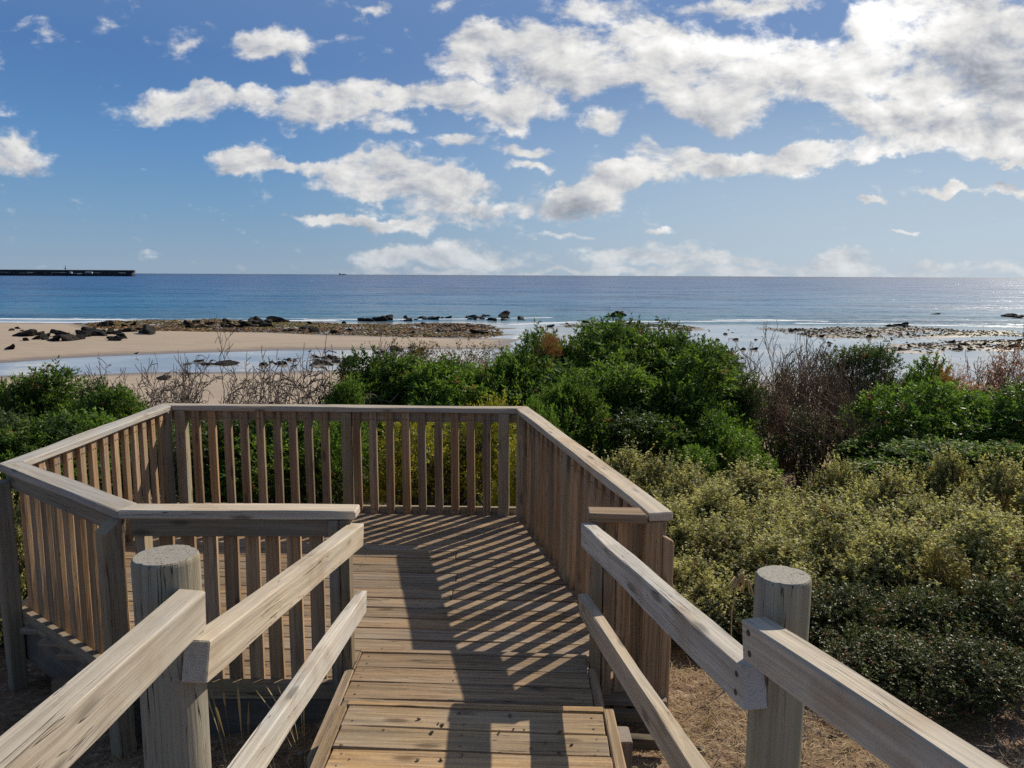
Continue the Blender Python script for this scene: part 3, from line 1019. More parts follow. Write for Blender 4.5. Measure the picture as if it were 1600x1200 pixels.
# ------------------------------------------------------------------ vegetation
def tube(pts, radii, sides, V, Fc):
    pts = np.asarray(pts, float)
    base = len(V)
    n = len(pts)
    for i in range(n):
        d = pts[min(i + 1, n - 1)] - pts[max(i - 1, 0)]
        d = d / (np.linalg.norm(d) + 1e-9)
        a = np.cross(d, (0.31, 0.77, 0.55))
        a = a / (np.linalg.norm(a) + 1e-9)
        b = np.cross(d, a)
        for s in range(sides):
            th = 2 * math.pi * s / sides
            V.append(pts[i] + radii[i] * (math.cos(th) * a + math.sin(th) * b))
    for i in range(n - 1):
        for s in range(sides):
            p, q = base + i * sides + s, base + i * sides + (s + 1) % sides
            Fc.append((p, q, q + sides, p + sides))


def unit(v):
    return v / (np.linalg.norm(v, axis=-1, keepdims=True) + 1e-9)


def leaves(P, D, r, length, width, tint):
    """one bent four-point leaf per row of P (base) along D"""
    n = len(P)
    D = unit(D)
    side = unit(np.cross(D, unit(r.normal(size=(n, 3)))))
    nor = np.cross(D, side)
    ln = (length * r.uniform(.65, 1.25, n))[:, None]
    wd = (width * r.uniform(.7, 1.2, n))[:, None]
    a = P
    b = P + D * ln * .5 + side * wd * .5 + nor * wd * .12
    c_ = P + D * ln
    d = P + D * ln * .5 - side * wd * .5 + nor * wd * .12
    V = np.stack([a, b, c_, d], 1).reshape(-1, 3)
    Fq = np.arange(n * 4).reshape(n, 4)
    T = np.repeat(tint, 4)
    return V, Fq, T


def bush_meshes(name, seed, rx, ry, hz, nl, nsprig, per, ll, lw, mat, twl=0.12, lump=(.28, .42), up=0.5, gap=0.0, floor=0.06, spike=0.0, curl=.85, zl=1.0, dead=0.012):
    r = np.random.default_rng(seed)
    cs, rs = [], []
    for i in range(nl):
        th = r.uniform(0, 2 * math.pi)
        ph = r.uniform(0.02, 1.0)
        rad = r.uniform(.25, .75) if i > nl // 4 else r.uniform(0, .4)
        zz = math.sqrt(max(0, 1 - rad * rad)) * r.uniform(.35, .82) if i > nl // 5 else r.uniform(.6, .8)
        lr = r.uniform(*lump) * min(rx, ry, hz * .8)
        cs.append((rad * math.cos(th) * rx, rad * math.sin(th) * ry, max(zz * hz, lr * .7 + floor)))
        rs.append(lr)
    cs, rs = np.array(cs), np.array(rs)
    idx = r.choice(nl, nsprig, p=rs ** 2 / (rs ** 2).sum())
    dirs = unit(r.normal(size=(nsprig, 3)) + np.array([0, 0, .35]))
    rad = rs[idx] * (1 - 0.5 * r.random(nsprig) ** 2.2)
    P = cs[idx] + dirs * rad[:, None] * np.array([1, 1, zl])
    P[:, :2] = cs[idx][:, :2] + (P - cs[idx])[:, :2] * (1 - .45 * np.clip((P - cs[idx])[:, 2] / (rs[idx] * zl), 0, 1) * (zl > 1))[:, None]
    if gap:
        g_ = np.sin(P[:, 0] * 7 + seed) * np.sin(P[:, 1] * 6 + 2 * seed) + np.sin(P[:, 2] * 8 + 3 * seed)
        keep = g_ < (1.6 - gap * 2) + r.normal(0, .3, nsprig)
        P, dirs, idx = P[keep], dirs[keep], idx[keep]
    keep = P[:, 2] > floor
    P, dirs, idx = P[keep], dirs[keep], idx[keep]
    n = len(P)
    td = unit(dirs + np.array([0, 0, up]) + r.normal(0, .35, (n, 3)))
    tl = twl * r.uniform(.5, 1.4, n)
    if spike:
        top = (dirs[:, 2] > .5) & (r.random(n) < .35)
        tl = np.where(top, tl * (1 + spike), tl)
    s = r.random((n, per))
    lumpt = r.normal(0, .18, nl)
    LP = P[:, None, :] + td[:, None, :] * (tl[:, None] * s)[:, :, None]
    LD = td[:, None, :] * (.35 + s[:, :, None] * .6) + unit(r.normal(size=(n, per, 3))) * curl
    tint = np.clip(np.repeat(r.normal(.42, .16, n) + lumpt[idx], per).reshape(n, per) + r.normal(0, .14, (n, per)) + .35 * (s - .4), 0, 1)
    tint[r.random(n) < .10] += .3
    tint = np.clip(tint, 0, 1.05)
    tint[r.random(n) < dead] = 2.0
    V, Fq, T = leaves(LP.reshape(-1, 3), LD.reshape(-1, 3), r, ll, lw, tint.ravel())
    fol = mesh_data(name, V, Fq, mat, attrs={'tint': T})
    # stems: a few crooked limbs that fork towards the lumps, and the sprig twigs
    SV, SF = [], []
    base = np.array([0, 0, -.15])
    for i in range(nl):
        mid = cs[i] * np.array([.35, .35, .42]) + r.normal(0, .06, 3) * rx
        q = cs[i] * .75 + r.normal(0, .05, 3) * rx
        rr = .012 + .022 * rs[i]
        b0 = base + np.array([r.normal(0, .08), r.normal(0, .08), 0])
        tube([b0, (b0 + mid) / 2 + r.normal(0, .03, 3), mid, q, cs[i]], [rr * 1.6, rr * 1.3, rr, rr * .6, rr * .3], 5, SV, SF)
        for k in range(7):
            e = cs[i] + unit(r.normal(size=3) + np.array([0, 0, .3])) * rs[i] * .85
            m_ = (q + e) / 2 + r.normal(0, .04, 3)
            tube([q, m_, e], [rr * .45, rr * .3, rr * .12], 3, SV, SF)
    st = mesh_data(name + '_stems', np.array(SV), np.array(SF), M['bark'])
    return fol, st


PROT = {
    'wattle': [bush_meshes('foliage', s, 1.15, 1.05, 2.0, 28, 3800, 13, .066, .022, M['wattle'], .14, (.18, .34), .25, gap=.2) for s in (1, 2, 3)],
    'bright': [bush_meshes('foliage', s, 1.15, 1.05, 1.6, 28, 3100, 13, .064, .021, M['bright'], .14, (.17, .32), .25, gap=.2) for s in (4, 5)],
    'dark': [bush_meshes('foliage', s, 1.05, 1.0, 2.2, 26, 2400, 13, .054, .018, M['dark'], .14, (.16, .30), .25, gap=.32) for s in (6, 7)],
    'dome': [bush_meshes('foliage', 18, 2.0, 1.6, 2.5, 44, 8500, 13, .068, .023, M['wattle'], .15, (.13, .24), .3, gap=.22)],
    'deepsalt': [bush_meshes('foliage', s, .9, .85, 1.0, 26, 2300, 16, .028, .017, M['deepsalt'], .13, (.15, .26), .7, gap=.3, dead=.06) for s in (16, 17)],
    'salt': [bush_meshes('foliage', s, .85, .85, 1.3, 38, 2500, 22, .034, .022, M['salt'], .16, (.14, .24), 1.2, gap=.42, spike=1.1, floor=.02, curl=1.25, zl=1.9, dead=.035) for s in (8, 9, 10)],
    'yellow': [bush_meshes('foliage', s, .8, .75, 1.3, 16, 1900, 13, .032, .012, M['yellow'], .14, (.2, .34), gap=.2) for s in (11,)],
    'redtip': [bush_meshes('foliage', s, 1.1, .9, 1.6, 16, 1800, 11, .042, .014, M['redtip'], .2, up=.9, gap=.2) for s in (12,)],
    'rustleaf': [bush_meshes('foliage', s, .8, .75, 1.5, 12, 900, 11, .045, .012, M['rust'], .2, up=.9, gap=.25) for s in (13,)],
    'sparse': [bush_meshes('foliage', 15, 1.05, 1.0, 2.2, 16, 800, 12, .052, .017, M['dark'], .18, (.16, .26), gap=.3)],
    'small': [bush_meshes('foliage', s, 1.0, .95, 1.3, 20, 2100, 12, .042, .015, M['wattle'], .12, (.2, .34), gap=.15) for s in (14,)],
}


def dims(me):
    co = np.empty(len(me.vertices) * 3, dtype=np.float32)
    me.vertices.foreach_get('co', co)
    co = co.reshape(-1, 3)
    return (np.percentile(np.abs(co[:, 0]), 96) + np.percentile(np.abs(co[:, 1]), 96), np.percentile(co[:, 2], 99.3))


DIMS = {k_: [dims(q[0]) for q in v_] for k_, v_ in PROT.items()}
vr = random.Random(3)


def bush(sp, px, top, wpx, Y, name, label, group, k=None, depth=1.0, sink=0.0):
    p = atY(px, 600, Y)
    gz_ = float(ground_h(np.array([p[0]]), np.array([Y]))[0]) - sink
    ztop = atY(px, top, Y)[2]
    dep = Y * CP + (H - (gz_ + ztop) / 2) * SP
    wid = wpx / F * dep
    hgt = max(.3, ztop - gz_)
    kk = (k if k is not None else vr.randrange(99)) % len(PROT[sp])
    fol, st = PROT[sp][kk]
    dm = DIMS[sp][kk]
    root = thing(name, label, 'bush', (p[0], Y, gz_), group)
    root.rotation_euler.z = vr.uniform(0, 6.28)
    sx = wid / dm[0]
    root.scale = (sx, sx * depth, hgt / dm[1])
    link('foliage', fol, root)
    link('stems', st, root)
    return root


GB = 'green wattle bushes below the deck'
bush('wattle', 60, 583, 190, 10.6, 'green_bush', 'rounded green bush at the far left edge, its top against the pale sand', GB, 0)
bush('wattle', 168, 606, 130, 9.8, 'green_bush', 'small green bush just left of the deck corner above the sunlit cap', GB, 1)
bush('dark', -25, 640, 150, 8.4, 'green_bush', 'dark green bush cut by the left frame edge above the rail end', GB, 0)
bush('wattle', 100, 650, 240, 8.6, 'green_bush', 'low dark green bush directly behind the sunlit left cap rail', GB, 2)
bush('wattle', 600, 558, 170, 13.2, 'green_bush', 'green bush behind the middle of the back railing, bare rocks behind it', GB, 1)
bush('wattle', 700, 572, 190, 12.6, 'green_bush', 'green bush rising behind the right half of the back railing', GB, 2)
bush('wattle', 545, 600, 110, 11.2, 'green_bush', 'small green bush beside the bare grey shrub behind the back railing', GB, 0)
bush('redtip', 640, 540, 190, 16.5, 'reddish_bush', 'reddish brown tipped bush in front of the rocky reef, left of its twin', 'reddish bushes at the beach edge')
bush('redtip', 735, 542, 150, 16.8, 'reddish_bush', 'reddish brown tipped bush beside the tall green thicket, right of its twin', 'reddish bushes at the beach edge')
bush('wattle', 420, 648, 230, 9.0, 'green_bush', 'green bush seen through the left balusters of the back railing', GB, 1)
bush('dark', 320, 655, 170, 8.7, 'green_bush', 'dark bush behind the left end of the back railing', GB, 1)
bush('small', 520, 650, 170, 8.8, 'green_bush', 'small leaved bush seen through the middle of the back railing', GB, 0)
bush('yellow', 645, 655, 150, 8.7, 'yellow_bush', 'yellow green bush seen through the balusters right of the middle post', 'yellow green bushes behind the back railing')
bush('yellow', 770, 628, 130, 8.9, 'yellow_bush', 'yellow tipped bush poking above the back cap rail near its right corner', 'yellow green bushes behind the back railing')
bush('yellow', 812, 690, 100, 7.8, 'yellow_bush', 'yellow green bush low in the gap at the right corner of the deck', 'yellow green bushes behind the back railing')
bush('dark', 710, 665, 160, 9.4, 'green_bush', 'dark leafy bush behind the yellow bushes and balusters', GB, 0)
bush('bright', 840, 632, 80, 9.6, 'green_bush', 'fresh green sprig bush just beyond the right corner of the cap rail', GB, 0)
TH = 'big green thicket right of the deck'
b1 = bush('wattle', 862, 527, 170, 13.8, 'green_bush', 'tall wattle bush with one orange dead branch at its top', TH, 0)
bush('wattle', 955, 513, 150, 14.6, 'green_bush', 'tall wattle bush in the thicket directly right of the orange dead branch', TH, 1)
bush('dark', 1035, 512, 150, 15.2, 'green_bush', 'highest dark olive bush of the thicket, against the shallow water', TH, 0)
bush('dark', 1105, 545, 140, 14.0, 'green_bush', 'dark olive bush on the right shoulder of the thicket', TH, 1)
bush('dark', 1145, 590, 100, 13.2, 'green_bush', 'dark olive bush at the right edge of the thicket beside bare twigs', TH, 0)
bush('dome', 1000, 521, 340, 13.2, 'green_bush', 'largest domed bush of the thicket right of the deck corner', TH, 1)
bush('wattle', 800, 555, 150, 13.0, 'green_bush', 'green bush at the left end of the thicket behind the deck corner', TH, 2)
bush('wattle', 900, 580, 230, 12.2, 'green_bush', 'broad shaded bush in the middle of the thicket', TH, 1)
bush('wattle', 1000, 590, 200, 12.0, 'green_bush', 'dark middle bush of the thicket above the silvery saltbush', TH, 0)
bush('bright', 1065, 585, 170, 12.4, 'green_bush', 'brighter green bush on the sunlit right flank of the thicket', TH, 0)
bush('bright', 1140, 655, 120, 11.2, 'green_bush', 'bright green low bush at the foot of the thicket beside bare soil', TH, 1)
bush('bright', 1085, 700, 110, 10.6, 'green_bush', 'small bright green bush touching the silvery saltbush', TH, 0)
bush('dark', 940, 640, 200, 11.2, 'green_bush', 'deep shaded bush at the foot of the thicket behind the right cap rail', TH, 1)
bush('wattle', 880, 600, 120, 11.0, 'green_bush', 'leafy bush directly behind the far part of the right cap rail', TH, 2)
df = link('dead_foliage', PROT['rustleaf'][0][0], b1)
df['label'] = 'orange dead leaves at the top'
_q = atY(858, 532, 13.3)
df.matrix_world = Matrix.Translation(Vector((_q[0], 13.3, _q[2] - .42))) @ Matrix.Diagonal((.36, .36, .36, 1))
bpy.context.view_layer.update()
df.matrix_parent_inverse = b1.matrix_world.inverted()
RG = 'rounded bushes in the right background'
for px, top, wpx, Y, lab in ((1225, 575, 90, 15.8, 'thin open dark bush inside the leafless thicket, left one'), (1290, 552, 90, 16.4, 'thin open dark bush inside the leafless thicket, right one'),
                             (1260, 640, 120, 12.8, 'low dark bush under the leafless stems behind the bare soil')):
    bush('sparse', px, top, wpx, Y, 'green_bush', lab, 'thin bushes in the leafless thicket', 0)
bush('bright', 1440, 566, 120, 15.5, 'green_bush', 'rounded bright green bush standing furthest back on the right', RG, 1)
bush('bright', 1440, 603, 210, 12.4, 'green_bush', 'broad bright green bush right of the dark twiggy shrubs', RG, 0)
bush('bright', 1560, 606, 220, 12.0, 'green_bush', 'broad bright green bush cut by the right frame edge', RG, 1)
bush('wattle', 1400, 672, 130, 11.6, 'green_bush', 'shaded green bush at the left foot of the broad bright bushes', RG, 1)
bush('wattle', 1490, 690, 230, 10.8, 'green_bush', 'deep green shaded bush in front of the broad bright bushes', RG, 2)
bush('wattle', 1610, 700, 170, 10.2, 'green_bush', 'shaded green bush low at the right frame edge', RG, 0)
bush('dark', 1350, 543, 110, 16.2, 'green_bush', 'dark open tree-like bush between bare twigs and bright green bushes', RG, 1)
bush('rustleaf', 1490, 572, 110, 14.6, 'rust_bush', 'rust brown bush behind the bright green bushes', 'rust coloured bushes on the right', depth=.8)
bush('rustleaf', 1575, 545, 110, 16.0, 'rust_bush', 'dark rusty bush by the water at the right frame edge', 'rust coloured bushes on the right', depth=.8)
SB = 'silvery saltbushes beside the deck and ramp'
for i, (px, top, wpx, Y, lab) in enumerate((
        (975, 708, 130, 9.0, 'silvery saltbush just behind the middle of the right cap rail'),
        (1050, 722, 150, 8.2, 'silvery saltbush below the bright green foot of the thicket'),
        (1165, 735, 170, 7.8, 'silvery saltbush in front of the left end of the bare soil patch'),
        (1110, 765, 170, 6.9, 'silvery saltbush between the cap rail end and the bare soil'),
        (1325, 726, 110, 8.0, 'upright silvery saltbush right of the bare soil patch'),
        (1395, 740, 140, 7.4, 'silvery saltbush in front of the dark shaded green bushes'),
        (1500, 712, 100, 7.9, 'tall pale saltbush spike before the dark bushes on the right'),
        (1590, 722, 150, 7.2, 'pale saltbush cut by the right frame edge, topmost there'),
        (1245, 785, 170, 6.9, 'lower silvery saltbush in the dip in front of the bare soil'),
        (1045, 795, 140, 6.1, 'saltbush beside the near end of the right cap rail'),
        (1150, 822, 190, 5.7, 'saltbush above the seed head on its dry stalk'),
        (1300, 790, 190, 6.1, 'broad saltbush directly behind the right round post'),
        (1425, 785, 190, 6.2, 'broad saltbush in the middle of the right hand scrub'),
        (1530, 790, 180, 6.0, 'brown flecked saltbush near the right frame edge'),
        (1085, 880, 150, 4.9, 'shaded saltbush beside the end posts of the deck'),
        (1225, 850, 190, 5.2, 'shaded saltbush between the deck and the right round post'),
        (1345, 822, 190, 5.3, 'dark saltbush right of the round post top'),
        (1455, 826, 200, 5.2, 'saltbush in the front row above the near right beam'),
        (1575, 815, 200, 5.2, 'nearest pale saltbush above the near right beam at the frame edge'))):
    bush('salt', px, top, wpx, Y, 'saltbush', lab, SB, i)
for (px, top, wpx, Y, lab) in ((1560, 770, 90, 6.9, 'brown tipped bush among the saltbushes near the right frame edge'), (1505, 865, 100, 4.8, 'brown tipped low bush in front of the saltbushes on the right'),
                               (1290, 880, 90, 5.1, 'brown tipped bush just right of the right round post')):
    bush('redtip', px, top, wpx, Y, 'reddish_bush', lab, 'brown tipped bushes in the saltbush scrub')
for i, (px, top, wpx, Y, lab) in enumerate(((1110, 925, 150, 4.75, 'low dark green bush beside the bottom of the deck end posts'), (1230, 935, 170, 4.6, 'low dark green bush left of the right round post'),
                                             (1350, 925, 190, 4.55, 'low dark green bush right of the round post above the beam'), (1470, 930, 200, 4.45, 'low dark green bush over the middle of the near right beam'),
                                             (1600, 915, 210, 4.4, 'low dark green bush at the right frame edge over the beam'), (1440, 1010, 190, 4.0, 'lowest dark green bush touching the near right beam'),
                                             (1570, 1010, 200, 3.8, 'lowest dark green bush in the lower right corner'))):
    bush('deepsalt', px, top, wpx, Y, 'green_bush', lab, 'low dark bushes in front of the saltbushes', i)
bush('salt', -45, 770, 130, 5.2, 'saltbush', 'saltbush sliver at the left frame edge beside the corner post', SB, 1)


# ---- bare shrubs
def bare_mesh(seed, spread, hz, stems, mat, upright=.35, depth=5, thick=.03):
    r = np.random.default_rng(seed)
    V, Fc, V2, F2 = [], [], [], []

    def grow(p, d, ln, rad, lev):
        pts = [p]
        n = 4
        for i in range(n):
            d = unit(d + r.normal(0, .22, 3) + np.array([0, 0, .06 * upright]))
            pts.append(pts[-1] + d * ln / n)
        big = lev >= depth - 1
        tube(pts, np.maximum(np.linspace(rad, rad * .66, n + 1), .0042), 5 if big else 3, V if big else V2, Fc if big else F2)
        if lev == 0:
            return
        for k in range(2 if r.random() < .45 else 3):
            j = n if k == 0 else r.integers(2, n + 1)
            nd = unit(d + r.normal(0, .62, 3) * np.array([1, 1, .7]) + np.array([0, 0, upright]) * .7)
            grow(pts[j], nd, ln * r.uniform(.62, .86), rad * (.66 if k == 0 else .5), lev - 1)
    for s in range(stems):
        a = r.uniform(0, 6.28)
        grow(np.array([r.normal(0, .1), r.normal(0, .1), -.1]), unit(np.array([spread * math.cos(a), spread * math.sin(a), .8])), hz * r.uniform(.3, .4), thick, depth)
    zmax = np.percentile(np.array(V2)[:, 2], 98)
    xm = np.percentile(np.abs(np.array(V2)[:, 0]), 93)
    F2 = [tuple(i + len(V) for i in q) for q in F2]
    return mesh_data('branches', np.array(V + V2), np.array(Fc + F2), mat), 2 * xm, zmax


BARE = {'grey': [bare_mesh(s, 1.0, 1.5, 6, M['deadtwig'], .12, 5, .019) for s in (21, 22)],
        'dark': [bare_mesh(s, .45, 2.0, 8, M['darktwig'], 1.1, 4, .024) for s in (23, 24)]}


def bare(kind, px, top, wpx, Y, label, group, k):
    p = atY(px, 600, Y)
    gz_ = float(ground_h(np.array([p[0]]), np.array([Y]))[0])
    ztop = atY(px, top, Y)[2]
    br, wd, zm = BARE[kind][k % 2]
    root = thing('bare_shrub', label, 'shrub', (p[0], Y, gz_), group)
    root.rotation_euler.z = vr.uniform(0, 6.28)
    sx = wpx / F * (Y + .4) / wd
    sz = (ztop - gz_) / zm
    sx = max(sx, sz * (.55 if kind == 'grey' else .6))
    root.scale = (sx, sx, sz)
    link('branches', br, root)


GS, DSH = 'leafless grey shrubs before the beach', 'leafless dark thicket on the right'
for i, (px, top, wpx, Y, lab) in enumerate((
        (205, 585, 150, 14.5, 'leafless grey shrub furthest left, above the left bushes'),
        (325, 556, 160, 13.5, 'leafless grey shrub with the tallest twigs over the tidal pool'),
        (455, 552, 160, 13.0, 'leafless grey shrub in front of the black rock heap'),
        (265, 604, 120, 12.0, 'low leafless grey shrub touching the back left corner of the cap'),
        (390, 600, 110, 12.5, 'leafless grey shrub between the two tall ones'),
        (515, 590, 90, 13.4, 'leafless grey shrub fading into the green bushes'))):
    bare('grey', px, top, wpx, Y, lab, GS, i)
for i, (px, top, wpx, Y, lab) in enumerate((
        (1175, 560, 100, 15.5, 'leafless dark shrub touching the right edge of the green thicket'),
        (1225, 548, 120, 15.0, 'leafless dark shrub with upright twigs in front of shallow water'),
        (1275, 545, 130, 15.8, 'leafless dark shrub mixed with thin dark foliage'),
        (1215, 600, 120, 13.2, 'lower leafless dark shrub behind the bare soil'),
        (1290, 610, 130, 12.6, 'lower leafless dark shrub leaning over the bare soil'),
        (1560, 542, 130, 15.4, 'leafless dark shrub among rusty leaves at the right edge'),
        (1345, 585, 120, 14.6, 'leafless dark shrub tangled in the dark open bush'),
        (1160, 600, 110, 14.0, 'leafless dark shrub behind the bright foot of the green thicket'),
        (1250, 538, 130, 14.4, 'tallest leafless dark shrub in the middle of the twiggy gap'),
        (1330, 640, 110, 12.2, 'leafless dark shrub at the left foot of the bright green bushes'),
        (1500, 800, 120, 6.6, 'leafless dark stems sticking out of the right saltbushes'))):
    bare('dark', px, top, wpx, Y, lab, DSH, i)


# ---- grass, litter, stones
def tuft_mesh(seed, n, hgt, spread, mat, wid=.006, droop=.5, heads=False):
    r = np.random.default_rng(seed)
    V, Fq, T = [], [], []
    for i in range(n):
        a = r.uniform(0, 6.28)
        d = np.array([math.cos(a), math.sin(a), 0])
        s = np.array([-d[1], d[0], 0])
        p = d * r.uniform(0, .04)
        lean = r.uniform(.1, 1) * spread
        h = hgt * r.uniform(.5, 1.1)
        tt = r.uniform(0, 1)
        b0 = len(V)
        for k in range(5):
            q = k / 4
            c_ = p + d * lean * q ** (1.2 + droop) + np.array([0, 0, h * (q - .25 * droop * q * q)])
            w_ = wid * (1 - q * .85) / 2
            if heads and k == 3:
                w_ = wid * 1.3
            V += [c_ + s * w_, c_ - s * w_]
            T += [tt, tt]
        for k in range(4):
            e = b0 + 2 * k
            Fq.append((e, e + 1, e + 3, e + 2))
    return mesh_data('blades', np.array(V), np.array(Fq), mat, attrs={'tint': np.array(T)})


TUFT = {'straw': [tuft_mesh(s, 60, .42, .28, M['straw']) for s in (31, 32)], 'stalk': [tuft_mesh(s, 6, .75, .22, M['straw'], .0045, .3, True) for s in (33, 34)],
        'green': [tuft_mesh(s, 45, .30, .2, M['grass'], .007) for s in (35, 36)]}


def tuft(kind, px, py, Y, sc, name, label, group, k=0, pos=None):
    p = atY(px, py, Y) if pos is None else pos
    zz = float(ground_h(np.array([p[0]]), np.array([p[1]]))[0])
    o = link(name, TUFT[kind][k % 2], None, (p[0], p[1], zz - .02))
    o.scale = (sc, sc, sc)
    o.rotation_euler.z = vr.uniform(0, 6.28)
    return tag(o, label, 'grass', group)


for i, px in enumerate((345, 362, 378, 394, 412, 300, 455)):
    tuft('straw', px, 790, 7.4 + .1 * (i % 3), 1.3, 'grass_tuft', 'dry straw coloured grass tuft behind the left balusters of the back railing', 'dry tufts behind the back railing', i)
for i, (x, y, s) in enumerate(((-1.02, 2.62, .55), (-1.12, 2.45, .7), (-.93, 2.5, .5), (-1.2, 2.8, .6), (-.9, 2.85, .45), (-1.0, 3.05, .5))):
    tuft('straw', 0, 0, 0, s, 'grass_tuft', 'dry brown grass tuft between the left lower rail and the ramp edge', 'dry tufts under the left handrail', i, pos=(x, y, 0))
for i, (x, y, s) in enumerate(((-1.55, 2.75, .8), (-1.75, 2.9, .7), (-1.35, 2.7, .6), (-1.95, 2.6, .8), (-1.28, 2.35, .8), (-1.45, 2.45, .9), (-1.6, 2.3, .8), (-1.2, 2.6, .6))):
    tuft('green', 0, 0, 0, s, 'grass_tuft', 'thin green grass tuft on the dark litter left of the round post', 'green tufts beside the left round post', i, pos=(x, y, 0))
for i, (x, y, s) in enumerate(((-1.15, 3.1, 1.0), (-1.25, 3.2, .95), (-.95, 3.25, .9))):
    tuft('stalk', 0, 0, 0, s, 'dry_stalk', 'tall thin dry grass stalks in front of the near railing', 'dry stalks by the near railing', i, pos=(x, y, 0))
for i, (x, y, s) in enumerate(((1.18, 2.75, .35), (1.28, 2.72, .3), (1.05, 3.02, .3), (1.12, 2.98, .25))):
    tuft('green', 0, 0, 0, s, 'weed', 'small bright green weed on the brown soil beside the right round post', 'green weeds by the right round post', i, pos=(x, y, 0))

for i, (x, y, s) in enumerate(((.62, 2.75, .3), (.7, 3.1, .35), (.98, 2.6, .3), (1.25, 3.2, .35), (.85, 3.4, .3), (.66, 2.4, .3), (1.45, 2.9, .35), (1.0, 3.6, .3))):
    tuft('straw', 0, 0, 0, s, 'grass_tuft', 'short dry grass tuft on the soil right of the steps', 'dry tufts right of the steps', i, pos=(x, y, 0))

# dry seed head on a stalk
r_ = np.random.default_rng(77)
sv, sf = [], []
pts = [np.array([0, 0, 0]), np.array([.01, 0, .3]), np.array([.0, 0, .62]), np.array([.02, 0, .80]), np.array([.06, 0, .84])]
tube(pts, [.004, .004, .003, .003, .002], 4, sv, sf)
for k in range(9):
    e = pts[-1] + np.array([r_.normal(0, .05), r_.normal(0, .03), -r_.uniform(.03, .12)])
    tube([pts[-2] + (pts[-1] - pts[-2]) * r_.random(), (pts[-1] + e) / 2 + np.array([0, 0, .03]), e], [.004, .008, .003], 4, sv, sf)
_p = atY(1160, 905, 4.0)
o = mesh_obj('seed_head', np.array(sv), np.array(sf), M['straw'], None, (_p[0] - .05, 4.0, _p[2] - .82), attrs={'tint': np.full(len(sv), .9)})
tag(o, 'pale dry seed head drooping on a stalk in front of the saltbush', 'seed head')


def litter(name, n, xr, yr, seed, ln, mat, avoid=None, lift=.012):
    r = np.random.default_rng(seed)
    x = r.uniform(*xr, n)
    y = r.uniform(*yr, n)
    z = ground_h(x, y) + lift * r.random(n)
    a = r.uniform(0, 6.28, n)
    D = np.stack([np.cos(a), np.sin(a), r.normal(0, .18, n)], 1)
    s = np.stack([-np.sin(a), np.cos(a), np.zeros(n)], 1)
    L = (ln * r.uniform(.3, 1.3, n))[:, None]
    w_ = (r.uniform(.0008, .0024, n))[:, None]
    P = np.stack([x, y, z], 1)
    bend = s * L * r.normal(0, .12, n)[:, None]
    V = np.stack([P - s * w_, P + s * w_, P + D * L * .5 + bend + s * w_, P + D * L * .5 + bend - s * w_, P + D * L + s * w_ * .5, P + D * L - s * w_ * .5], 1).reshape(-1, 3)
    i = np.arange(n)[:, None] * 6
    Fq = np.concatenate([i + np.array([0, 1, 2, 3]), i + np.array([3, 2, 4, 5])], 0)
    o = mesh_obj(name, V, Fq, mat, attrs={'tint': np.repeat(r.random(n), 6)})
    o['kind'] = 'stuff'
    return tag(o, 'dry straw and twig litter strewn over the soil', 'litter')


litter('straw_litter', 9000, (.5, 2.4), (1.9, 4.6), 1, .075, M['straw'], lift=.03)
litter('straw_litter', 8500, (-3.6, -.8), (1.6, 3.6), 2, .08, M['straw'])
litter('dark_litter', 5200, (-4.5, -.85), (1.6, 4.6), 3, .11, M['darktwig'])['label'] = 'dark twig litter left of the ramp'
litter('dark_litter', 9000, (.9, 5.5), (2.4, 5.0), 4, .12, M['darktwig'])['label'] = 'dark twig litter under the right saltbushes'
litter('straw_litter', 3000, (3.5, 9.5), (9.5, 15), 5, .25, M['straw'])['label'] = 'litter on the bare soil patch between the bushes'
litter('straw_litter', 3000, (-3.4, .6), (6.8, 9.5), 6, .2, M['straw'])['label'] = 'litter behind the back railing'


for i, (x, y, a, lab) in enumerate(((2.1, 3.35, .4, 'fallen dead branch on the dark litter under the near right beam'), (2.9, 3.1, 2.4, 'fallen dead branch near the lower right corner'), (1.45, 3.75, 1.2, 'fallen twig behind the right round post'))):
    o = link('fallen_branch', BARE['grey'][i % 2][0], None, (x, y, float(ground_h(np.array([x]), np.array([y]))[0]) + .05))
    o.rotation_euler = (R(84), 0, a)
    o.scale = (.3, .10, .38)
    tag(o, lab, 'branch', 'fallen branches')


def rock_proto(seed, sub=3, rough=.42, flat=.66):
    bm = bmesh.new()
    bmesh.ops.create_icosphere(bm, subdivisions=sub, radius=1.0)
    r = np.random.default_rng(seed)
    co = np.array([v.co[:] for v in bm.verts])
    d = np.zeros(len(co))
    for o in range(4):
        for k in range(4):
            ax = unit(r.normal(size=3))
            d += rough * .5 ** o * .55 * np.sin((co @ ax) * (1.7 * 2 ** o) + r.uniform(0, 6.28))
    for k in range(12):
        ax = unit(r.normal(size=3))
        cut = r.uniform(.45, .8)
        dd = co @ ax
        co = np.where((dd > cut)[:, None], co - ax * ((dd - cut) * .8)[:, None], co)
    co = co * (1 + d)[:, None] * np.array([1, .8, flat])
    f = [tuple(v.index for v in p.verts) for p in bm.faces]
    bm.free()
    return co, f


RP = [rock_proto(s) for s in range(50, 56)]
RM = [mesh_data('rock', co, f, M['rock']) for co, f in RP]
SM = [mesh_data('stone', co, f, M['stone']) for co, f in RP]
PM = [mesh_data('stone', co, f, M['shell']) for co, f in RP]
rk = random.Random(21)


